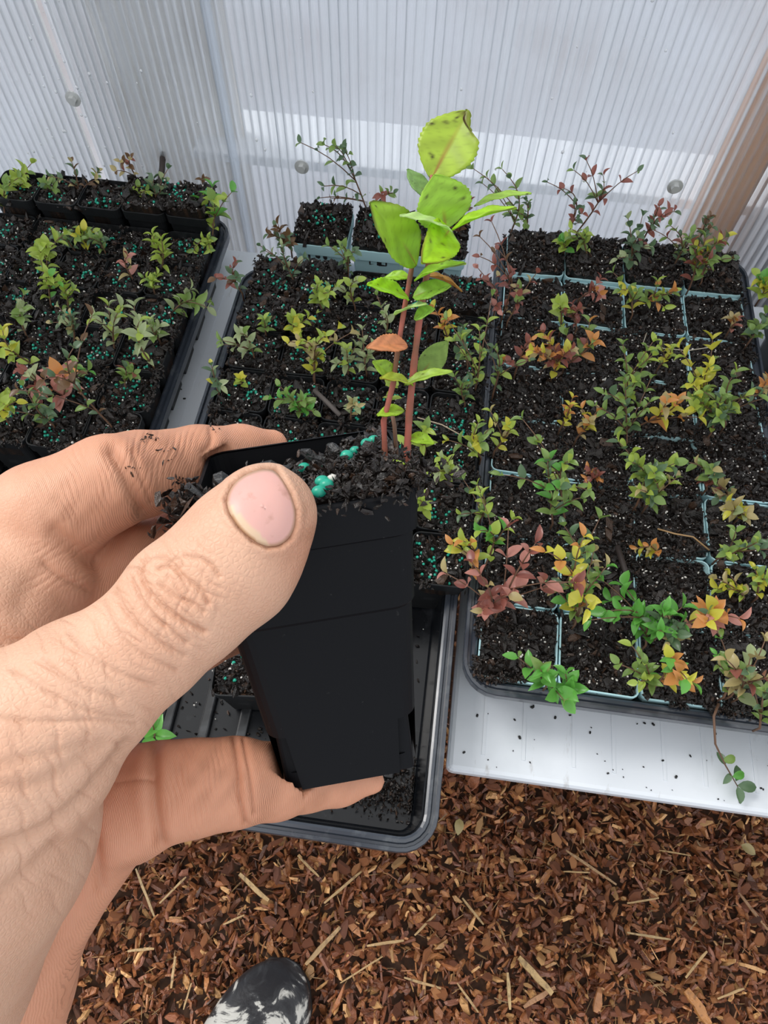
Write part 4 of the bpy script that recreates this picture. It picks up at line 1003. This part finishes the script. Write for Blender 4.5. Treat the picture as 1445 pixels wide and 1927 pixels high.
# fine wrinkles across the thumb
def wrinkle(cx, cy, ax, rad, amp, lam, z0, z1, el=1.0):
    ax = np.array(ax) / np.hypot(*ax); q = px[:, :2] - np.array([cx, cy]); s_ = q @ ax; t_ = q @ np.array([-ax[1], ax[0]])
    k = np.exp(-((s_ / rad) ** 2 + (t_ / (rad * el)) ** 2) ** 1.5) * face * (px[:, 2] > z0 / 100) * (px[:, 2] < z1 / 100)
    ph = s_ / lam * 6.28 + 1.8 * np.sin(t_ / 31 + s_ / 47) + 1.1 * np.sin(t_ / 13 - s_ / 29 + 1.0) + .9 * np.sin(t_ / 71 + 2)
    am = .55 + .45 * np.sin(t_ / 19 + s_ / 11)
    return -amp * .001 * k * am * np.exp(-2.2 * (1 + np.sin(ph)))
disp += wrinkle(330, 1120, (.69, -.72), 120, .42, 19, 12, 15.7)
disp += wrinkle(330, 1130, (.9, .2), 95, .25, 23, 12, 15.7)
disp += wrinkle(190, 1270, (.69, -.60), 170, .40, 27, 12, 15.7)
disp += wrinkle(90, 1480, (.75, -.45), 230, .40, 34, 12, 15.9)
disp += wrinkle(570, 1010, (.5, -.85), 60, .16, 10, 12, 15.7)
disp += wrinkle(300, 860, (.95, .2), 90, .30, 12, 15.7, 23)
disp += wrinkle(180, 930, (.9, -.4), 90, .25, 12, 15.7, 21)
disp += wrinkle(380, 1470, (.85, -.2), 85, .30, 11, 15.7, 22)
disp += wrinkle(120, 1080, (.5, .8), 80, .2, 15, 15.7, 21)
nz_ = np.sin(px[:, 0] / 17 + 3 * np.sin(px[:, 1] / 41)) * np.sin(px[:, 1] / 13 + 2 * np.sin(px[:, 0] / 37)) + .7 * np.sin(px[:, 0] / 7.1 + px[:, 1] / 9.3)
for (x_, y_, r_) in ((300, 850, 80), (130, 965, 70), (400, 1470, 70), (560, 1000, 60), (240, 940, 60), (600, 1500, 60), (210, 1420, 60)):
    dirt = np.maximum(dirt, .34 * np.exp(-((np.hypot(px[:, 0] - x_, px[:, 1] - y_) / r_) ** 2)) * np.clip(nz_ * .6 + .35, 0, 1))
# thumbnail bed: groove round the nail outline
NAIL = [(425, 940), (438, 912), (462, 892), (496, 882), (518, 884), (532, 906), (546, 930), (556, 962), (554, 988), (545, 1012), (526, 1027), (503, 1031), (474, 1018), (448, 992), (431, 965)]
def inpoly(P2, poly):
    c = np.zeros(len(P2), bool); x, y = P2[:, 0], P2[:, 1]
    for (x1, y1), (x2, y2) in zip(poly, poly[1:] + poly[:1]):
        c ^= ((y1 > y) != (y2 > y)) & (x < (x2 - x1) * (y - y1) / ((y2 - y1) + 1e-9) + x1)
    return c
m = (px[:, 2] < .156) & (face > 0) & (np.hypot(px[:, 0] - 490, px[:, 1] - 955) < 140)
d = pdist(NAIL + NAIL[:1], px[m][:, :2]); ins = inpoly(px[m][:, :2], NAIL)
disp[m] += np.where(ins, -.00045, .00050 * np.exp(-((d - 9) / 9) ** 2) - .0005 * np.exp(-(d / 4) ** 2)); dirt[m] = np.maximum(dirt[m], .95 * np.exp(-(d / 4) ** 2))
co2 = co + nr * disp[:, None]
me.vertices.foreach_set('co', co2.ravel())
# skin tone: back of thumb tan, palm side of the fingers pinker
tan_ = np.array([.72, .44, .305]); pink = np.array([.72, .345, .215]); 
w_f = np.clip((px[:, 2] - .155) / .02, 0, 1)[:, None]
cc = tan_ * (1 - w_f) + pink * w_f
tipk = np.exp(-(np.hypot(px[:, 0] - 590, px[:, 1] - 1040) / 90) ** 2)[:, None] * (px[:, 2] < .16)[:, None]; cc = cc * (1 - .75 * tipk) + np.array([.56, .25, .15]) * .75 * tipk
kn = np.exp(-(np.hypot((px[:, 0] - 330) / 1.2, px[:, 1] - 1110) / 75) ** 2)[:, None] * (px[:, 2] < .16)[:, None]; cc = cc * (1 - .18 * kn) + np.array([.62, .34, .2]) * .18 * kn
d_ = np.array([.20, .075, .03]); cc = cc * (1 - dirt[:, None] * .75) + d_ * dirt[:, None] * .75
a = me.attributes.new('col', 'FLOAT_COLOR', 'POINT'); c4 = np.ones((n, 4), np.float32); c4[:, :3] = cc; a.data.foreach_set('color', c4.ravel())
ridge = np.clip((px[:, 2] - .158) / .012, 0, 1) * 1.0
a = me.attributes.new('ridge', 'FLOAT', 'POINT'); a.data.foreach_set('value', ridge.astype(np.float32))
def skin_mat():
    m = mat('skin', (.7, .45, .3), .48, .35, attr=True, sss=.12); nt = m.node_tree; p = nt.nodes['Principled BSDF']; L_ = nt.links
    tc = nt.nodes.new('ShaderNodeTexCoord')
    def N(t, **k):
        x = nt.nodes.new(t)
        for a_, b_ in k.items(): x.inputs[a_].default_value = b_
        return x
    vo = N('ShaderNodeTexVoronoi', Scale=900); vo.feature = 'DISTANCE_TO_EDGE'; L_.new(tc.outputs['Object'], vo.inputs['Vector'])
    no = N('ShaderNodeTexNoise', Scale=160, Detail=6); L_.new(tc.outputs['Object'], no.inputs['Vector'])
    wv = N('ShaderNodeTexWave', Scale=760, Distortion=7, Detail=2); wv.inputs['Detail Scale'].default_value = .35; wv.bands_direction = 'X'; L_.new(tc.outputs['Object'], wv.inputs['Vector'])
    at = nt.nodes.new('ShaderNodeAttribute'); at.attribute_name = 'ridge'
    mx = nt.nodes.new('ShaderNodeMix'); mx.data_type = 'FLOAT'; L_.new(at.outputs['Fac'], mx.inputs[0])
    mn = N('ShaderNodeMath'); mn.operation = 'MINIMUM'; mn.inputs[1].default_value = .25; L_.new(vo.outputs[0], mn.inputs[0])
    L_.new(mn.outputs[0], mx.inputs[2]); ml = N('ShaderNodeMath'); ml.operation = 'MULTIPLY'; ml.inputs[1].default_value = .22; L_.new(wv.outputs['Fac'], ml.inputs[0]); L_.new(ml.outputs[0], mx.inputs[3])
    ad = N('ShaderNodeMath'); ad.operation = 'ADD'; L_.new(mx.outputs[0], ad.inputs[0])
    m2 = N('ShaderNodeMath'); m2.operation = 'MULTIPLY'; m2.inputs[1].default_value = 1.2; L_.new(no.outputs[0], m2.inputs[0]); L_.new(m2.outputs[0], ad.inputs[1])
    b = nt.nodes.new('ShaderNodeBump'); b.inputs['Distance'].default_value = .0005; b.inputs['Strength'].default_value = .55; L_.new(ad.outputs[0], b.inputs['Height']); L_.new(b.outputs[0], p.inputs['Normal'])
    # colour mottling and ingrained dirt
    n2 = N('ShaderNodeTexNoise', Scale=70, Detail=5); L_.new(tc.outputs['Object'], n2.inputs['Vector'])
    r1 = N('ShaderNodeMapRange'); r1.inputs[1].default_value = .35; r1.inputs[2].default_value = .75; r1.inputs[4].default_value = .38; L_.new(n2.outputs[0], r1.inputs[0])
    c1 = nt.nodes.new('ShaderNodeMix'); c1.data_type = 'RGBA'; at2 = [x for x in nt.nodes if x.type == 'ATTRIBUTE' and x.attribute_name == 'col'][0]
    L_.new(r1.outputs[0], c1.inputs[0]); L_.new(at2.outputs['Color'], c1.inputs[6]); c1.inputs[7].default_value = (.55, .24, .14, 1)
    n3 = N('ShaderNodeTexNoise', Scale=45, Detail=3); L_.new(tc.outputs['Object'], n3.inputs['Vector'])
    r2 = N('ShaderNodeMapRange'); r2.inputs[1].default_value = .50; r2.inputs[2].default_value = .68; L_.new(n3.outputs[0], r2.inputs[0])
    r3 = N('ShaderNodeMapRange'); r3.inputs[1].default_value = .75; r3.inputs[2].default_value = 1.0; r3.inputs[4].default_value = .8; L_.new(wv.outputs['Fac'], r3.inputs[0])
    mm = N('ShaderNodeMath'); mm.operation = 'MULTIPLY'; L_.new(r2.outputs[0], mm.inputs[0]); L_.new(r3.outputs[0], mm.inputs[1])
    m4 = N('ShaderNodeMath'); m4.operation = 'MULTIPLY'; L_.new(mm.outputs[0], m4.inputs[0]); L_.new(at.outputs['Fac'], m4.inputs[1])
    c2 = nt.nodes.new('ShaderNodeMix'); c2.data_type = 'RGBA'; L_.new(m4.outputs[0], c2.inputs[0]); L_.new(c1.outputs[2], c2.inputs[6]); c2.inputs[7].default_value = (.16, .06, .03, 1)
    L_.new(c2.outputs[2], p.inputs['Base Color']); return m
me.materials.clear(); me.materials.append(skin_mat()); me.polygons.foreach_set('use_smooth', [True] * len(me.polygons)); me.update()
hand = tag(link('hand', me, loc=ho), 'soil-stained left hand holding the black pot between thumb and fingers', 'hand')
# thumbnail: curved plate seated in the nail bed
bvh = BVHTree.FromObject(hand, bpy.context.evaluated_depsgraph_get()) if False else BVHTree.FromPolygons([tuple(p) for p in (co2 + ho)], [tuple(p.vertices) for p in me.polygons])
def hit(x, y):
    d = Vector(M.T @ np.array([x - 722.5, y - 963.5, FPX])).normalized(); r = bvh.ray_cast(Vector(CAM), d); return r
def nail():
    cen = np.array([495., 957.]); Vt = []; Cc = []; F = []; K = len(NAIL); rings = 9
    pol = [np.array(p, float) for p in NAIL]
    for i in range(3):                                    # round the outline
        pol2 = []
        for a, b in zip(pol, pol[1:] + pol[:1]): pol2 += [a * .75 + b * .25, a * .25 + b * .75]
        pol = pol2 if i < 2 else pol
    K = len(pol)
    for r in range(rings + 1):
        s = 1 - r / rings
        for p in pol:
            q = cen + (p - cen) * s * .985; h = hit(*q); up = .00042 if s < .99 else -.00015
            Vt.append(h[0] + h[1] * up)
            # pale lunula/free edge bands, dirt under the upper right edge
            ed = (q - cen) @ np.array([-.72, .69]); c = np.array([.74, .40, .35])
            if s > .93: c = np.array([.55, .34, .22])
            if ed > 40: c = np.array([.72, .50, .34]) if ed < 52 else np.array([.50, .27, .14])
            Cc.append(c)
    for r in range(rings):
        for i in range(K): F.append((r * K + i, r * K + (i + 1) % K, (r + 1) * K + (i + 1) % K, (r + 1) * K + i))
    base = Vector(ho)
    V = np.array([list(v - base) for v in Vt])
    # blur the plate so that it is smooth and arched
    for _ in range(6):
        G = V.reshape(rings + 1, K, 3); A = (np.roll(G, 1, 1) + np.roll(G, -1, 1) + 2 * G) / 4; A2 = A.copy(); A2[1:-1] = (A[:-2] + A[2:] + 2 * A[1:-1]) / 4; V = A2.reshape(-1, 3)
    o = link('thumbnail', mesh('thumbnail', V, F, mat('nail', (.8, .55, .5), .42, .4, attr=True, sss=.1, bump=(260, .0002, .5), noise=(300, (.55, .28, .22), .60, .8)), True, col=np.array(Cc)), hand, label='pink thumbnail with dirt along its cuticle')
    md = o.modifiers.new('t', 'SOLIDIFY'); md.thickness = .0004; md.offset = -1
nail()
# soil crumbs stuck on the finger
Vc = []; Pn = []
for (x, y, n_, sp) in ((275, 825, 16, 9), (310, 850, 10, 18), (405, 803, 14, 9), (345, 905, 20, 12), (365, 920, 30, 14), (250, 880, 6, 10), (340, 945, 26, 14)):
    for _ in range(n_):
        h = hit(x + random.gauss(0, sp), y + random.gauss(0, sp * .5))
        if h[0] is not None and (h[0] - Vector(CAM)).length < .24: Pn.append(list(h[0] + h[1] * .0002 - Vector(ho)))
Pn = np.array(Pn); s = RNG.uniform(.0002, .0008, len(Pn))
v, f, c = scatter(CH, Pn, s[:, None] * np.array([[1.6, .7, .5]]), rand_rot(len(Pn)), soil_cols(len(Pn)) * 1.4)
link('soil_crumbs', mesh('soil_crumbs', v, f, M_soil, col=c), hand, kind='stuff')
print('objects', len(bpy.data.objects))
